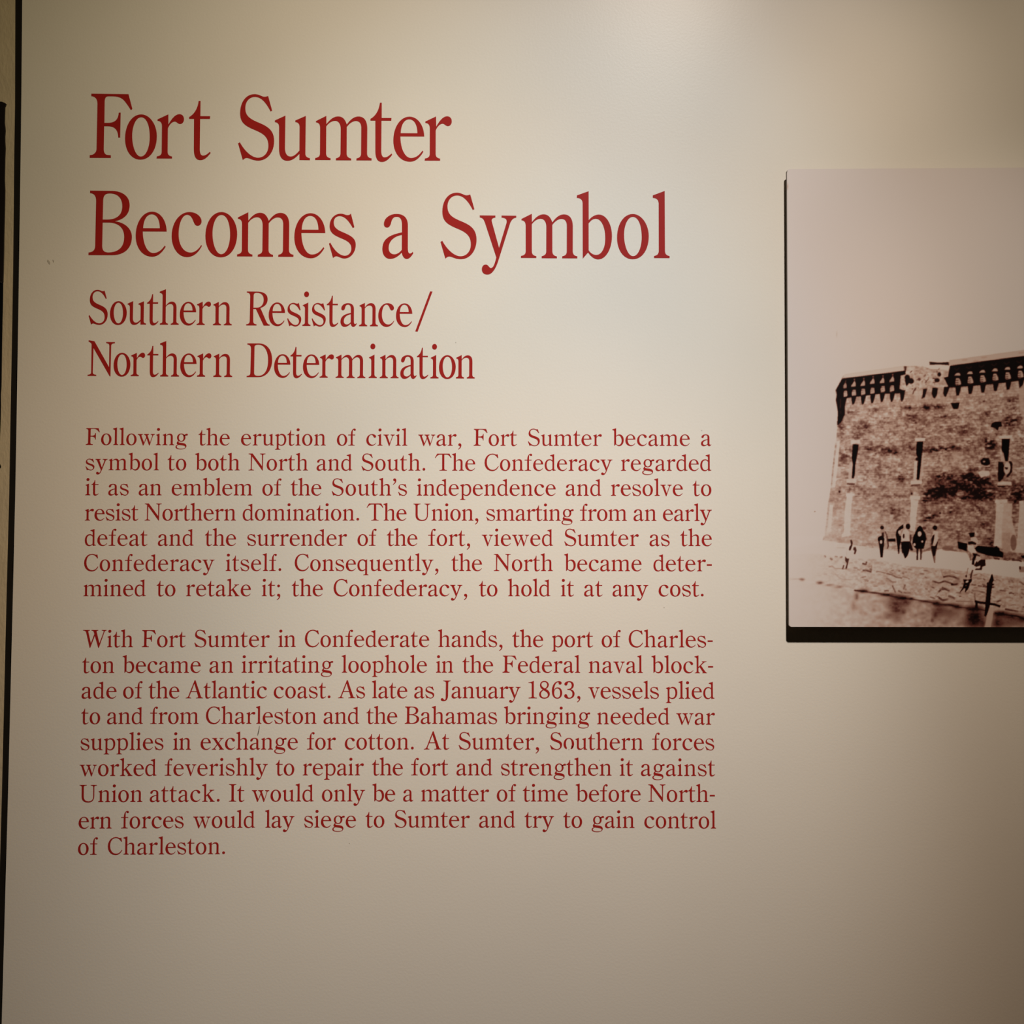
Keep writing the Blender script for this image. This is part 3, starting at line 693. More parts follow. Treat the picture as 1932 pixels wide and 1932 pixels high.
ell(*c3(345, 745)[0], 5, 4, .1)
line(c3(265, 710, 330, 720), 2, .2)
line(c3(120, 800, 190, 720), 1.5, .3)
line(c3(265, 790, 330, 780), 1.6, .25)
# dark arcade, left part
poly(c2(355, 715, 1500, 570, 1510, 640, 1420, 660, 1400, 900, 1500, 940, 1400, 985, 1000, 1000, 440, 1070, 380, 1060, 360, 860), 0.04)
ups = [(395, 862), (560, 832), (730, 818), (900, 782), (1080, 768), (1258, 745)]
for k, (a, b) in enumerate(ups):
    poly(c2(a + 20, b - 80, a + 42, b - 30, a + 42, b + 24, a - 42, b + 34, a - 38, b + 5), .70 if k else .6)
    poly(c2(a - 2, b - 112, a + 34, b - 118, a + 22, b - 70), .42)
los = [(412, 1000), (568, 985), (735, 965), (905, 945), (1095, 915), (1262, 905)]
for k, (a, b) in enumerate(los):
    poly(c2(a - 22, b - 62, a + 30, b - 66, a + 42, b + 20, a + 32, b + 38, a - 36, b + 54, a - 38, b - 10), .72)
    line(c2(a - 34, b - 36, a + 16, b - 42), 1.0, .2, .8)
    if k > 1:
        line(c2(a - 30, b + 2, a + 10, b - 6), .9, .3, .7)
teeth = [(560, 1040, 1190), (735, 1030, 1190), (905, 1005, 1168), (1082, 985, 1145), (1262, 970, 1142), (1448, 945, 1135)]
for a, b, c in teeth:
    poly(c2(a - 42, b - 12, a + 58, b - 22, a + 30, c - 60, a + 8, c - 8, a - 20, c, a - 34, c - 70), .05)
# left shadow flank
poly(c2(235, 925, 355, 712, 440, 705, 372, 850, 380, 1050, 440, 1062, 405, 1220, 402, 1370, 340, 1500, 280, 1565, 262, 1560, 275, 1330, 240, 1110, 255, 1000), 0.045)
line(c2(325, 1080, 320, 1260), 1.6, .22)
line(c2(330, 1300, 330, 1360), 1.4, .2)
# beam over the gap
poly(c3(205, 405, 380, 425, 558, 412, 566, 475, 380, 460, 210, 468), .13)
# dark arcade, right part (goes on past the frame)
poly(c3(578, 480, 1932, 300) + [(2500, 597), (2500, 646)] + c3(1932, 740, 1600, 790, 1000, 850, 560, 885, 470, 700, 545, 680), 0.03)
k = 0
x = 715.0
while x < 7400:
    yb = 640 - (x - 715) * 0.1175
    step = 225 + k * 1.5
    poly(c3(x - 55, yb + 22, x - 30, yb - 14, x, yb - 30, x + 40, yb - 26, x + 58, yb + 14, x + 54, yb + 20), .72)
    line(c3(x - 62, yb - 110, x - 12, yb - 78, x + 40, yb - 122), 1.0, .3, .7)
    yl_ = yb + 140
    poly(c3(x - 25, yl_ - 72, x + 30, yl_ - 74, x + 62, yl_ - 10, x + 70, yl_ + 40, x - 25, yl_ + 66, x - 42, yl_ + 20), .70)
    for q in (-34, 6, 40):
        line(c3(x - 44, yl_ + q + 8, x + 20, yl_ + q - 2), 1.3, .10, .85)
    x += step
    k += 1
k = 0
x = 725.0
poly(c3(470, 870, 575, 860, 545, 960, 500, 1055, 470, 1030, 455, 985), .05)
poly(c3(262, 880, 362, 885, 345, 1000, 310, 1075, 275, 1065, 245, 990), .05)
poly(c3(90, 905, 165, 895, 150, 960, 120, 1060, 60, 1082, 85, 980), .08)
while x < 7400:
    yt = 868 - (x - 725) * 0.115
    poly(c3(x - 52, yt - 30, x + 62, yt - 40, x + 45, yt + 60, x + 22, yt + 150, x - 28, yt + 158, x - 40, yt + 80), .045)
    x += 227 + k * 1.5
    k += 1
# holes and the round stone
poly(c3(590, 1160, 760, 1150, 722, 1272, 640, 1272), .03)
poly(c3(1320, 1595, 1345, 1530, 1410, 1500, 1515, 1500, 1532, 1590, 1470, 1600, 1450, 1665, 1400, 1620), .04)
poly(c3(1840, 900, 1932, 800, 1932, 1100, 1932, 1500, 1850, 1300), .74, .75)
poly(c5(1130, 480, 1180, 425, 1290, 420, 1312, 530, 1270, 560, 1210, 565, 1150, 540), .03)
ell(*c5(1200, 490)[0], 2.5, 1.6, .7)
poly(c5(1090, 690, 1160, 650, 1290, 655, 1310, 710, 1290, 750, 1200, 760, 1150, 790), .86)
line(c5(1215, 575, 1310, 565), 2, .75)
line(c5(1230, 598, 1310, 598), 1.6, .15)
poly(c5(920, 1790, 1030, 1780, 1020, 1860, 960, 1870, 930, 1830), .04)
ell(*c5(400, 1430)[0], 2.2, 1.6, .1)
ell(*c4(305, 1037)[0], 1.9, 2.3, .12)
ell(*c4(1620, 1072)[0], 2, 2.2, .12)
# first slit window
poly(c4(515, 95, 680, 90, 680, 155, 515, 160), .90)
poly(c4(480, 520, 545, 520, 530, 800, 465, 800), .80)
poly(c4(590, 560, 640, 520, 640, 800, 590, 800), .74)
poly(c4(548, 172, 650, 175, 642, 290, 612, 450, 592, 560, 587, 700, 566, 795, 528, 790, 538, 650, 550, 540, 528, 430, 540, 300), .02)
poly(c4(430, 805, 620, 800, 615, 870, 430, 872), .88)
line(c4(440, 895, 580, 900), 2.4, .22)
# second slit window
poly(c4(1685, 60, 1872, 55, 1865, 115, 1680, 115), .90)
poly(c4(1668, 480, 1735, 480, 1712, 830, 1650, 830), .84)
poly(c4(1790, 330, 1850, 330, 1810, 830, 1765, 830), .76)
poly(c4(1715, 128, 1830, 125, 1812, 330, 1795, 480, 1775, 700, 1755, 820, 1708, 815, 1722, 600, 1735, 430, 1700, 340, 1708, 200), .02)
ell(*c4(1715, 445)[0], 2.6, 3.2, .1)
poly(c4(1605, 835, 1810, 835, 1805, 900, 1600, 900), .88)
line(c4(1605, 925, 1770, 912), 2.2, .22)
# third slit window and the ring
poly(c5(1480, 20, 1712, 5, 1712, 70, 1475, 72), .88)
poly(c5(1525, 75, 1672, 72, 1655, 300, 1640, 480, 1588, 480, 1558, 350, 1520, 280), .01)
poly(c5(1460, 490, 1550, 500, 1590, 700, 1540, 810, 1470, 862, 1450, 800), .05)
poly(c5(1500, 350, 1560, 380, 1580, 480, 1505, 480), .74)
poly(c5(1650, 480, 1690, 480, 1722, 520, 1710, 680, 1640, 775, 1600, 770, 1660, 660), .08)
ell(*c5(1622, 610)[0], 6.2, 11.5, .80, 1, .12)
poly(c5(1570, 590, 1645, 600, 1620, 640, 1590, 625), .1)
poly(c5(1450, 870, 1580, 850, 1700, 860, 1710, 925, 1440, 915), .85)
poly(c5(1440, 930, 1600, 930, 1560, 965, 1450, 955), .06)
# pale pilasters below
poly(c4(425, 1070, 580, 1070, 580, 1115, 425, 1115), .93)
poly(c4(440, 1112, 545, 1112, 520, 1300, 495, 1840, 350, 1870, 340, 1820, 385, 1780, 400, 1400), .94)
poly(c4(1590, 1110, 1778, 1112, 1770, 1185, 1585, 1180), .90)
poly(c4(1605, 1185, 1745, 1190, 1705, 1500, 1685, 1760, 1585, 1750, 1590, 1500), .90)
poly(c4(262, 115, 312, 110, 270, 600, 225, 965, 168, 960, 205, 600), .92)
poly(c4(130, 1270, 188, 1290, 170, 1500, 150, 1765, 85, 1760, 105, 1500), .92)
poly(c5(1400, 1190, 1632, 1175, 1632, 1240, 1400, 1250), .86)
poly(c5(1425, 1250, 1720, 1250, 1700, 1500) + c7(1760, 380, 1700, 500, 1380, 400) + c5(1390, 1900), .76)
poly(c5(1425, 1250, 1560, 1250, 1530, 1600) + c7(1500, 420, 1385, 400) + c5(1390, 1900), .84)
poly(c5(1845, 1205, 1932, 1195, 1932, 1260, 1840, 1255), .86)
poly(c5(1850, 1260, 2100, 1260) + c7(1990, 520, 1710, 500, 1750, 250), .82)
poly(c7(1520, 200, 1640, 200, 1640, 480, 1520, 440), .66)
ell(*c7(1690, 350)[0], 6, 15, .35, .8)
for wx in (2010, 2090, 2180, 2280, 2390):   # more slit windows beyond the frame
    wy = 818 - (wx - 1932) * .02
    poly([(wx - 12, wy), (wx + 12, wy - 1), (wx + 12, wy + 6), (wx - 12, wy + 7)], .88)
    poly([(wx - 8, wy + 8), (wx + 8, wy + 8), (wx + 3, wy + 90), (wx - 3, wy + 90)], .02)
    poly([(wx - 12, wy + 92), (wx + 12, wy + 92), (wx + 12, wy + 99), (wx - 12, wy + 99)], .88)
    poly([(wx - 9, wy + 128), (wx + 9, wy + 128), (wx + 6, wy + 245), (wx - 10, wy + 240)], .84)

# quay: pale walkway
poly(c6(-60, 500, 640, 318, 1480, 445) + c7(0, 490, 300, 500, 560, 440, 760, 480, 980, 505, 1040, 620, 1400, 600, 1560, 620) + c7(1852, 640) + [(2500, 1110), (2500, 1150)] + c7(1852, 910, 1350, 830, 600, 745, 0, 700) + c6(650, 560, 0, 560), .925)
img += np.where((YY > 1012) & (YY < 1092) & (img > .92), .045 * np.clip((1640 - XX) / 120, 0, 1), 0)
ell(*c7(690, 440)[0], 11, 4.5, .38, .7)
line(c6(850, 425, 990, 430), 1.6, .8)
line(c6(1280, 430, 1480, 430), 1.4, .82)
# sea wall
sea = c6(40, 540, 520, 520, 900, 560, 1100, 590, 1450, 600, 1852, 690) + c7(0, 700, 600, 745, 1350, 830, 1852, 905) + [(2500, 1150), (2500, 1200)] + c7(1852, 1500, 1500, 1440, 1300, 1380, 900, 1320, 530, 1260, 130, 1190, 0, 1175) + c6(1850, 1180, 1700, 1150, 1500, 1110, 1250, 1080, 900, 1020, 600, 970, 330, 915, 40, 900)
sl, m_ = inside(sea)
img[sl] = np.where(m_, np.clip(.96 - .07 * np.clip((XX[sl] - 1490) / 70, 0, 1) - .14 * np.clip((XX[sl] - 1560) / 260, 0, 1) + .06 * mott[sl] * np.clip((XX[sl] - 1500) / 130, 0.1, 1), 0, .95), img[sl])
# water
wat = c6(-60, 905, 330, 925, 600, 980, 900, 1030, 1250, 1090, 1500, 1120, 1700, 1165, 1852, 1195) + c7(0, 1185, 130, 1200, 530, 1270, 900, 1330, 1300, 1390, 1500, 1450, 1852, 1510) + [(2500, 1210), (2500, 1195)] + [(1470, 1195)]
sl, m_ = inside(wat)
t_ = np.clip((XX[sl] - 1500) / 260, 0, 1)
wn = blur(mott[sl], 3.0)
wn = wn / (wn.std() + 1e-6)
img[sl] = np.where(m_, np.clip(.955 - .30 * t_ + .06 * wn * (.1 + t_), 0.1, .95), img[sl])


def dark(x, y, rx, ry, s):
    global img
    g = s * np.exp(-(((XX - x) / rx) ** 2 + ((YY - y) / ry) ** 2)) * (1 + .18 * np.clip(mott, -2, 2))
    img = img * (1 - np.clip(g, 0, .97))


for c, a, b, rx, ry, s in [(c6, 1260, 1085, 9, 3.6, .95), (c6, 1160, 1170, 4, 7, .45), (c6, 1110, 1300, 4, 12, .18), (c6, 600, 960, 6, 2.8, .62), (c6, 330, 912, 4.5, 2.6, .55), (c6, 750, 995, 8, 2, .4), (c6, 890, 1022, 8, 2.2, .45), (c6, 220, 905, 14, 1.6, .2), (c6, 1420, 1110, 8, 1.8, .6),
                           (c6, 1620, 1140, 14, 3.2, .9), (c6, 1800, 1180, 13, 4.5, .98), (c6, 1750, 1290, 16, 13, .6), (c6, 1770, 1390, 9, 6, .5), (c6, 1650, 1460, 10, 6, .3), (c6, 1420, 1370, 4, 4, .2), (c6, 1130, 1330, 7, 6, .12), (c6, 1780, 1500, 10, 8, .3),
                           (c7, 30, 1195, 9, 3.2, .95), (c7, 140, 1205, 5, 2.6, .95), (c7, 60, 1260, 9, 7, .55), (c7, 20, 1400, 5, 5, .5), (c7, 380, 1245, 14, 2.4, .75), (c7, 520, 1275, 8, 4.5, .95), (c7, 690, 1295, 16, 2.6, .9), (c7, 840, 1325, 9, 4, .85), (c7, 560, 1370, 9, 10, .45), (c7, 500, 1450, 5, 7, .5),
                           (c7, 700, 1420, 22, 14, .28), (c7, 455, 1530, 3, 4, .45), (c7, 1100, 1350, 17, 5, .98), (c7, 1060, 1480, 13, 16, .75), (c7, 1150, 1480, 13, 14, .65), (c7, 1100, 1580, 20, 8, .5), (c7, 1220, 1590, 4, 7, .5), (c7, 1500, 1430, 15, 5, .95), (c7, 1680, 1470, 17, 5, .92), (c7, 1840, 1510, 9, 5, .97),
                           (c7, 1650, 1560, 34, 10, .42), (c7, 1450, 1530, 9, 14, .45), (c7, 1450, 1590, 10, 7, .4)]:
    x, y = c(a, b)[0]
    dark(x, y, rx, ry, s)
for _ in range(14):
    dark(rng.uniform(1950, 2490), rng.uniform(1150, 1185), rng.uniform(8, 30), rng.uniform(3, 8), rng.uniform(.4, .9))
poly(c7(1300, 1330, 1395, 1330, 1370, 1500, 1340, 1660, 1245, 1660, 1280, 1500), .72)
wl = c6(1120, 1075, 1250, 1085, 1330, 1100, 1480, 1118, 1560, 1130, 1700, 1165, 1852, 1195) + c7(130, 1205, 300, 1230, 480, 1265, 700, 1295, 900, 1335, 1100, 1345, 1290, 1385)
for (xa, ya), (xb, yb) in zip(wl[:-1], wl[1:]):
    line([(xa, ya), (xb, yb + .3)], 2.6, .1, rng.uniform(.5, .95))
line(c7(1400, 1415, 1500, 1440, 1600, 1450, 1750, 1470, 1852, 1505), 3.2, .08, .9)
# joints and shaded stones of the sea wall
plain = img.copy()
for _ in range(75):
    x = 1575 + 357 * math.sqrt(rng.uniform(0, 1))
    lo_, hi_ = 1056 + (x - 1550) * .085, 1096 + (x - 1530) * .155
    y = rng.uniform(lo_ + 2, hi_ - 3)
    L, a_ = rng.uniform(1.5, 5.5), rng.uniform(-.25, .45)
    ell(x, y, L, rng.uniform(.7, 1.7), rng.choice([.16, .3, .42]), rng.uniform(.4, .9), a_)
    ell(x + rng.uniform(-4, 4), y + rng.uniform(2.5, 4.5), L * 1.1, rng.uniform(1, 1.8), .9, rng.uniform(.2, .6), a_)
for pts, wd, t in [(c6(670, 545, 690, 575), 2.5, .4), (c6(755, 585, 790, 612), 3.4, .38), (c6(825, 558, 870, 565), 2, .5), (c6(905, 580, 945, 562), 2.6, .42), (c6(1180, 600, 1210, 620), 1.4, .7), (c6(735, 720, 790, 705, 830, 745, 920, 745, 1050, 755), 1.8, .58), (c6(1170, 755, 1215, 770), 2, .55),
                  (c6(1250, 775, 1300, 770, 1385, 795), 3.6, .25), (c6(1385, 690, 1380, 800), 1.5, .45), (c6(1450, 795, 1500, 790, 1600, 815), 2.2, .45), (c6(1610, 820, 1700, 840, 1760, 875, 1850, 890), 2.6, .35), (c6(1610, 885, 1700, 950, 1760, 950), 2.6, .42), (c6(840, 830, 900, 890, 960, 910, 1100, 915), 1.5, .68),
                  (c6(1280, 920, 1340, 935), 3, .55), (c6(1310, 900, 1330, 940), 2, .5), (c6(1480, 965, 1590, 972), 2.6, .6), (c6(1700, 1000, 1750, 1110), 2.4, .3), (c6(1790, 1080, 1850, 1110), 3, .3), (c6(660, 830, 710, 830), 3, .76), (c6(1245, 665, 1300, 685, 1310, 640), 3, .12), (c6(1620, 1080, 1650, 1090), 2, .5),
                  (c7(0, 870, 60, 880, 110, 905), 2, .45), (c7(40, 800, 75, 800), 3, .55), (c7(20, 1060, 45, 985), 2.5, .3), (c7(20, 1110, 130, 1115), 3, .4), (c7(495, 790, 525, 792), 1.6, .5), (c7(590, 770, 620, 870), 1.6, .55), (c7(620, 875, 700, 855, 780, 870, 860, 905), 3.4, .14),
                  (c7(460, 935, 560, 965, 640, 935, 720, 960, 780, 985, 850, 970), 3.2, .16), (c7(740, 985, 840, 985), 3.4, .08), (c7(550, 1100, 590, 1060, 650, 1055, 720, 1085), 3.4, .14), (c7(600, 1030, 640, 1045, 700, 1075), 3.2, .16), (c7(500, 1180, 550, 1100), 1.4, .5), (c7(550, 1180, 610, 1225, 700, 1215), 4, .18),
                  (c7(700, 1160, 760, 1180, 800, 1200), 4, .25), (c7(420, 1175, 480, 1190), 2.2, .35), (c7(300, 900, 400, 890), 1.2, .6), (c7(180, 970, 240, 975), 1.4, .6), (c7(810, 1240, 940, 1240, 1080, 1250), 2, .45), (c7(1050, 990, 1120, 995), 2.5, .25), (c7(1150, 1005, 1210, 1015), 2.6, .2),
                  (c7(1220, 1015, 1400, 1030), 3, .15), (c7(1050, 1070, 1180, 1090), 1.8, .4), (c7(1230, 900, 1260, 920), 2.5, .35), (c7(1480, 1075, 1570, 1085), 3, .25), (c7(1620, 1125, 1650, 1110, 1700, 1128), 3, .22), (c7(1440, 1120, 1500, 1100), 1.2, .5), (c7(1430, 1250, 1500, 1225), 3, .2),
                  (c7(1640, 900, 1690, 960), 2.4, .35), (c7(1780, 940, 1852, 990), 3, .35), (c7(1620, 1020, 1690, 1030), 2, .4), (c7(1800, 1060, 1852, 1065), 2, .4), (c7(1810, 1110, 1850, 1140), 2.4, .3), (c7(1570, 1180, 1680, 1195), 1.6, .45), (c7(1520, 1300, 1560, 1330), 1.6, .4), (c7(1560, 1360, 1700, 1385, 1760, 1395), 3.2, .12),
                  (c7(1750, 950, 1745, 1180), 1.0, .6), (c7(1560, 900, 1700, 920), 1.0, .55), (c7(1100, 1110, 1105, 1240), 2, .3), (c7(860, 960, 850, 1010), 1.2, .5), (c7(640, 790, 720, 815), 2.4, .62), (c7(120, 730, 300, 735), 3, .7)]:
    line(pts, wd, t, .85)
for _ in range(420):
    x = rng.uniform(1530, 1932)
    lo_, hi_ = 1052 + (x - 1550) * .085, 1098 + (x - 1530) * .155
    y = rng.uniform(lo_ + 3, hi_ - 4)
    L = rng.uniform(1, 6)
    line([(x, y), (x + L, y + rng.uniform(-.6, 1.6))], rng.uniform(.6, 1.8), rng.choice([.25, .45, .93, .95]), rng.uniform(.15, .55) * min(1, (x - 1500) / 150))
for _ in range(160):
    x = rng.uniform(1940, 2490)
    y = 1100 + (x - 1932) * .08 + rng.uniform(0, 55)
    line([(x, y), (x + rng.uniform(3, 12), y + rng.uniform(-1, 3))], rng.uniform(1, 3), .25, .8)
keep = np.clip(.95 + .22 * mott, .45, 1)      # uneven joints
img = plain + (blur(img, 1.3) * .65 + img * .35 - plain) * keep
# things on the quay
poly(c6(1635, 292, 1745, 285, 1750, 335, 1640, 338), .05)
poly(c6(1060, 312, 1085, 308, 1098, 350, 1092, 400, 1065, 470, 1040, 465, 1045, 425, 1072, 380), .15)
poly(c6(1110, 420, 1145, 415, 1160, 470, 1135, 530, 1115, 525, 1128, 475, 1105, 460), .22)
poly(c6(985, 560, 1010, 590, 1045, 595, 1030, 660, 1012, 745, 988, 745, 1008, 660, 985, 630), .22)
line(c6(965, 690, 945, 755), 2.4, .3)
line(c6(1005, 440, 1010, 560), .7, .75)
# people in front of the fort
ell(*c6(1545, 122)[0], 3.6, 3.8, .12)
poly(c6(1520, 150, 1580, 150, 1600, 250, 1560, 270, 1520, 200), .66)
poly(c6(1540, 200, 1570, 195, 1575, 260, 1535, 270), .15)
ell(*c6(1530, 300)[0], 6.2, 6.4, .04)
poly(c6(1488, 320, 1578, 300, 1570, 420, 1555, 575, 1522, 575, 1510, 470), .05)
ell(*c6(1530, 340)[0], 2.4, 3.6, .85)
line(c6(1590, 180, 1620, 250, 1625, 330), 2.6, .35)
line(c6(1620, 250, 1640, 400, 1625, 445), 2.2, .25)
poly(c6(1870, 70, 1810, 110, 1765, 165, 1752, 230, 1768, 330, 1780, 420, 1790, 520, 1806, 520, 1815, 400, 1830, 330, 1835, 250, 1810, 240, 1795, 200, 1830, 150, 1870, 130), .04)
poly(c6(1830, 340, 1870, 340, 1870, 500, 1850, 520), .06)
ell(*c6(1810, 190)[0], 2.6, 3.6, .85)
ell(*c7(88, 105)[0], 4.2, 5.4, .05)
poly(c7(10, 160, 60, 140, 105, 190, 110, 330, 0, 330, -20, 260), .86)
ell(*c7(22, 252)[0], 1.8, 4.5, .1)
poly(c7(5, 335, 128, 330, 118, 420, 95, 510, 75, 560, 42, 592, 20, 540, -15, 430), .03)
line(c7(130, 230, 125, 330), 2.6, .2)
poly(c7(100, 340, 135, 350, 165, 470, 120, 470), .1)
poly(c7(270, 88, 300, 115, 320, 165, 355, 215, 368, 290, 345, 360, 325, 445, 205, 445, 150, 370, 165, 270, 200, 190, 235, 120), .02)
ell(*c7(335, 130)[0], 3.6, 3.2, .3)
ell(*c7(263, 218)[0], 3.6, 5.0, .84)
ell(*c7(185, 380)[0], 2.2, 2.8, .82)
ell(*c7(304, 333)[0], 2.2, 1.9, .82)
poly(c7(215, 440, 250, 440, 240, 530, 238, 615, 214, 615, 218, 540), .12)
poly(c7(265, 440, 302, 440, 298, 520, 292, 608, 270, 608, 272, 520), .16)
ell(*c7(497, 125)[0], 4.3, 4.6, .05)
poly(c7(480, 165, 540, 180, 545, 300, 510, 400, 475, 420, 450, 330, 455, 230), .84)
poly(c7(492, 225, 482, 300, 462, 385, 438, 380, 442, 290, 465, 240), .08)
poly(c7(438, 395, 470, 400, 500, 400, 530, 335, 542, 340, 520, 460, 505, 540, 500, 660, 486, 655, 470, 580, 448, 500), .08)
poly(c7(475, 560, 505, 540, 502, 655, 488, 655), .5)
line(c7(365, 465, 430, 425), 2, .4)
line(c7(515, 460, 590, 440), 1.6, .5)
# guns and the seated figure
poly(c7(838, 332, 990, 365, 983, 482, 850, 440), .02)
poly(c7(1005, 205, 1060, 195, 1102, 195, 1090, 262, 1035, 272, 1020, 232), .03)
poly(c7(1040, 275, 1120, 265, 1160, 330, 1130, 360, 1040, 330), .8)
poly(c7(1000, 340, 1060, 328, 1128, 355, 1115, 385, 1060, 375, 1000, 382), .06)
poly(c7(985, 385, 1080, 395, 1130, 500, 1040, 505, 1000, 470), .86)
poly(c7(1095, 440, 1150, 395, 1300, 412, 1400, 420, 1430, 400, 1470, 430, 1480, 470, 1535, 500, 1532, 578, 1400, 562, 1280, 540, 1140, 495), .015)
poly(c7(1065, 508, 1140, 520, 1120, 570, 1100, 620, 1092, 690, 1055, 682, 1068, 590, 1085, 560), .05)
poly(c7(1090, 700, 1120, 640, 1190, 605, 1262, 605, 1265, 700, 1215, 720, 1210, 765, 1105, 765, 1110, 745, 1180, 740, 1185, 700, 1120, 722), .1)
poly(c7(1120, 560, 1180, 560, 1200, 600, 1140, 650), .8)
line(c7(1030, 500, 1035, 620), 1.8, .4)
line(c7(1130, 535, 1180, 555), 2.4, .15)
line(c7(1390, 590, 1480, 598), 3, .2)
line(c7(1000, 735, 985, 800, 975, 850), 1.4, .5)
line(c7(1070, 765, 1050, 830, 1040, 890), 2.8, .15)
ell(*c7(972, 860)[0], 1.6, 2.4, .15)
poly(c7(925, 905, 1000, 912, 1058, 895, 1055, 940, 1025, 975, 1010, 1040, 960, 1105, 950, 1100, 960, 1050, 940, 1045, 880, 1108, 872, 1105, 915, 1035, 940, 960), .03)
ell(*c7(985, 942)[0], 3.2, 1.9, .85, 1, -.5)
ell(*c7(968, 1003)[0], 1.3, 1.3, .4)
poly(c7(1355, 830, 1370, 830, 1392, 920, 1370, 960, 1368, 1010, 1350, 1100, 1335, 1280, 1310, 1380, 1270, 1480, 1245, 1460, 1260, 1330, 1270, 1200, 1285, 1000, 1320, 930), .04)
poly(c7(1290, 950, 1400, 980, 1380, 1000, 1280, 985), .08)
line(c7(1100, 1240, 1180, 1262, 1260, 1268, 1400, 1290, 1490, 1320), 4.5, .05)
poly(c7(1110, 1230, 1145, 1250, 1145, 1350, 1105, 1350), .05)
poly(c7(1795, 545, 1930, 540, 1930, 590, 1830, 590), .03)
line(c7(1540, 605, 1600, 620, 1640, 605), 1.8, .3)
line(c7(1670, 615, 1760, 615, 1815, 640), 2.6, .18)
poly(c7(1770, 715, 1930, 715, 1930, 800, 1780, 800), .55)
line(c7(1785, 712, 1790, 760), 2.6, .12)
# specks in the sky and on the left
ell(1578.5, 629.5, 1.6, 1.0, .5)
ell(1537, 965, 1.3, 1.0, .45)
ell(1485.5, 351, 1.8, 1.2, .5)
# the print's own grain on everything but sky and deep black
grain = (img > .4) & (img < .95) & (YY > 760) & (YY < 1040) & (XX > 1550)
img += np.where(grain, .018 * mott, 0)
img = blur(img, 1.3)
img = .5 + (img - .5) * 1.03
img = np.clip(img, 0, 1)

RAMP_T = [0.0, 0.12, 0.3, 0.5, 0.72, 0.9, 1.0]
RAMP_C = np.array([lin(c) for c in [(3, 1, 1), (34, 13, 11), (98, 54, 46), (142, 104, 90), (186, 155, 140), (205, 190, 180), (209, 196, 189)]])


def front_px(u, v):
    """photograph pixel of the sheet's front at X=u, Y=v (edges straight, corners as hung)"""
    return u, v


TLp, BLp = (1484.6, 319.2), (1488.6, 1182.6)
PW = 1000.0                        # width of the panel in pixels of the photograph
YF, YB = -0.0092, -0.0062          # front and back faces of the board


def left_x(Y):
    return TLp[0] + (BLp[0] - TLp[0]) * (Y - TLp[1]) / (BLp[1] - TLp[1])


def top_y(X):
    return TLp[1] - 0.0068 * (X - TLp[0])


def bot_y(X):
    return BLp[1] + 0.0014 * (X - BLp[0])


# grid columns and rows: fine where the photograph shows detail, wider beyond the frame and in the sky
us = np.concatenate([np.arange(0, 455, 0.9), np.arange(455, PW, 3.0), [PW]])
sky = np.linspace(0, 320, 40)
vs = np.concatenate([sky[:-1], np.arange(320, 863, 0.9), [863.4]]) / 863.4
UU, VV = np.meshgrid(us, vs)
RC = 5.0                           # corner radius in pixels
vpx = VV * 863.4
cu = np.where(UU < RC, RC, np.where(UU > PW - RC, PW - RC, UU))
cv = np.where(vpx < RC, RC, np.where(vpx > 863.4 - RC, 863.4 - RC, vpx))
du, dv = UU - cu, vpx - cv
dd = np.sqrt(du ** 2 + dv ** 2)
mx = np.maximum(np.abs(du), np.abs(dv))
k = np.where(dd > 1e-6, mx / np.maximum(dd, 1e-6), 1.0)     # square to disc, in the corners only
U2 = cu + du * k
V2 = (cv + dv * k) / 863.4
Xp = U2 + TLp[0]
Tp = TLp[1] - 0.0068 * U2
Bp = BLp[1] + 0.0014 * U2
Yp = Tp + (Bp - Tp) * V2
Xp = Xp + (BLp[0] - TLp[0]) * V2
xi = np.clip(((Xp - X0) * SS).astype(int), 0, Wc - 1)
yi = np.clip(((Yp - Y0) * SS).astype(int), 0, Hc - 1)
tt = img[yi, xi]
colr = np.stack([np.interp(tt, RAMP_T, RAMP_C[:, c]) for c in range(3)] + [np.ones_like(tt)], -1)
a_ = (Xp - 966.0) / F_PX
b_ = (966.0 - Yp) / F_PX
dy_ = math.cos(PITCH) - b_ * math.sin(PITCH)
dz_ = math.sin(PITCH) + b_ * math.cos(PITCH)
t_ = (YF - CAM.y) / dy_
PXw = CAM.x + a_ * t_
PZw = CAM.z + dz_ * t_
org = bp(1990, 1182, YF)
nr, nc = PXw.shape
co = np.zeros((nr * nc, 3), np.float32)
co[:, 0] = (PXw - org.x).ravel()
co[:, 1] = -0.00005
co[:, 2] = (PZw - org.z).ravel()
idx = np.arange(nr * nc).reshape(nr, nc)
q = np.stack([idx[1:, :-1], idx[1:, 1:], idx[:-1, 1:], idx[:-1, :-1]], -1).reshape(-1, 4)
me = bpy.data.meshes.new('print')
me.vertices.add(nr * nc)
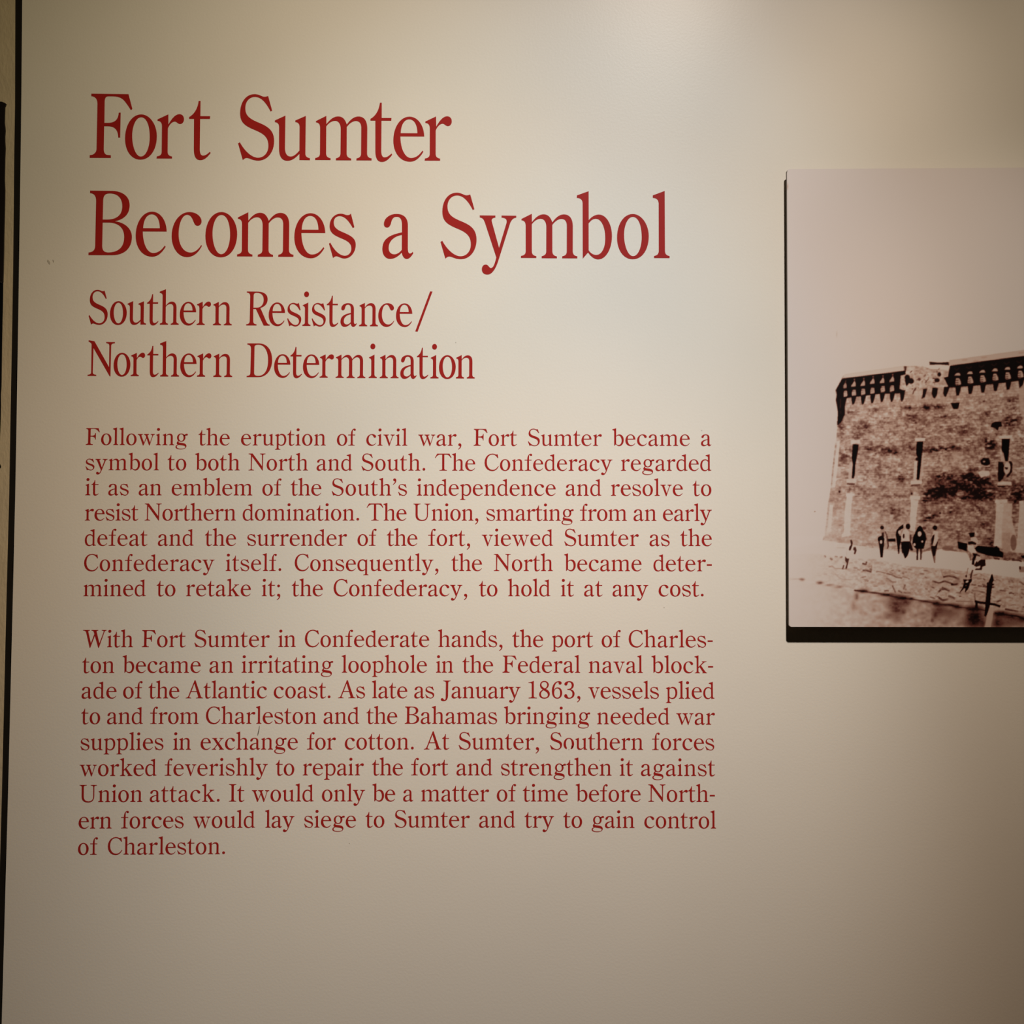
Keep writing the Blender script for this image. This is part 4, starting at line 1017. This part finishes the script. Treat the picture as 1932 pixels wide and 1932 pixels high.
me.vertices.foreach_set('co', co.ravel())
me.loops.add(q.size)
me.loops.foreach_set('vertex_index', q.ravel().astype(np.int32))
me.polygons.add(len(q))
me.polygons.foreach_set('loop_start', np.arange(0, q.size, 4, dtype=np.int32))
me.polygons.foreach_set('loop_total', np.full(len(q), 4, np.int32))
me.update()
ca = me.color_attributes.new('ink', 'FLOAT_COLOR', 'POINT')
ca.data.foreach_set('color', colr.reshape(-1, 4).astype(np.float32).ravel())
M_PRINT = bpy.data.materials.new('sepia_print')
M_PRINT.use_nodes = True
nt = M_PRINT.node_tree
b = nt.nodes['Principled BSDF']
b.inputs['Roughness'].default_value = 0.38
b.inputs['Specular IOR Level'].default_value = 0.35
at = nt.nodes.new('ShaderNodeAttribute')
at.attribute_name = 'ink'
nt.links.new(at.outputs['Color'], b.inputs['Base Color'])
me.materials.append(M_PRINT)

root = tag(empty('mounted_photograph', org), 'unframed sepia photograph of a ruined brick fort, mounted right of the lettering', 'photograph')
pr = link(bpy.data.objects.new('print', me), org, root)


def rounded(y, grow=0.0):
    P_ = []
    for cx_, cy_, a0 in ((PW - RC, 863.4 - RC, 0), (RC, 863.4 - RC, 90), (RC, RC, 180), (PW - RC, RC, 270)):
        for k_ in range(7):
            an = math.radians(a0 + 15 * k_)
            u_, v_ = cx_ + (RC + grow) * math.cos(an), cy_ + (RC + grow) * math.sin(an)
            vv = v_ / 863.4
            X_ = TLp[0] + u_ + (BLp[0] - TLp[0]) * vv
            ty, by_ = TLp[1] - 0.0068 * u_, BLp[1] + 0.0014 * u_
            p_ = bp(X_, ty + (by_ - ty) * vv, YF)
            P_.append((p_.x, p_.z))
    return P_[::-1]


v, f = slab(rounded(YF), YF, YB)
mk('mount_board', v, f, M_BOARD, org, root)
pa, pb = bp(1640, 1100, YB), bp(2330, 420, YB)
v, f = slab([(pa.x, pa.z), (pb.x, pa.z), (pb.x, pb.z), (pa.x, pb.z)], YB, 0.0)
mk('hanging_batten', v, f, M_BLACK2, org, root)
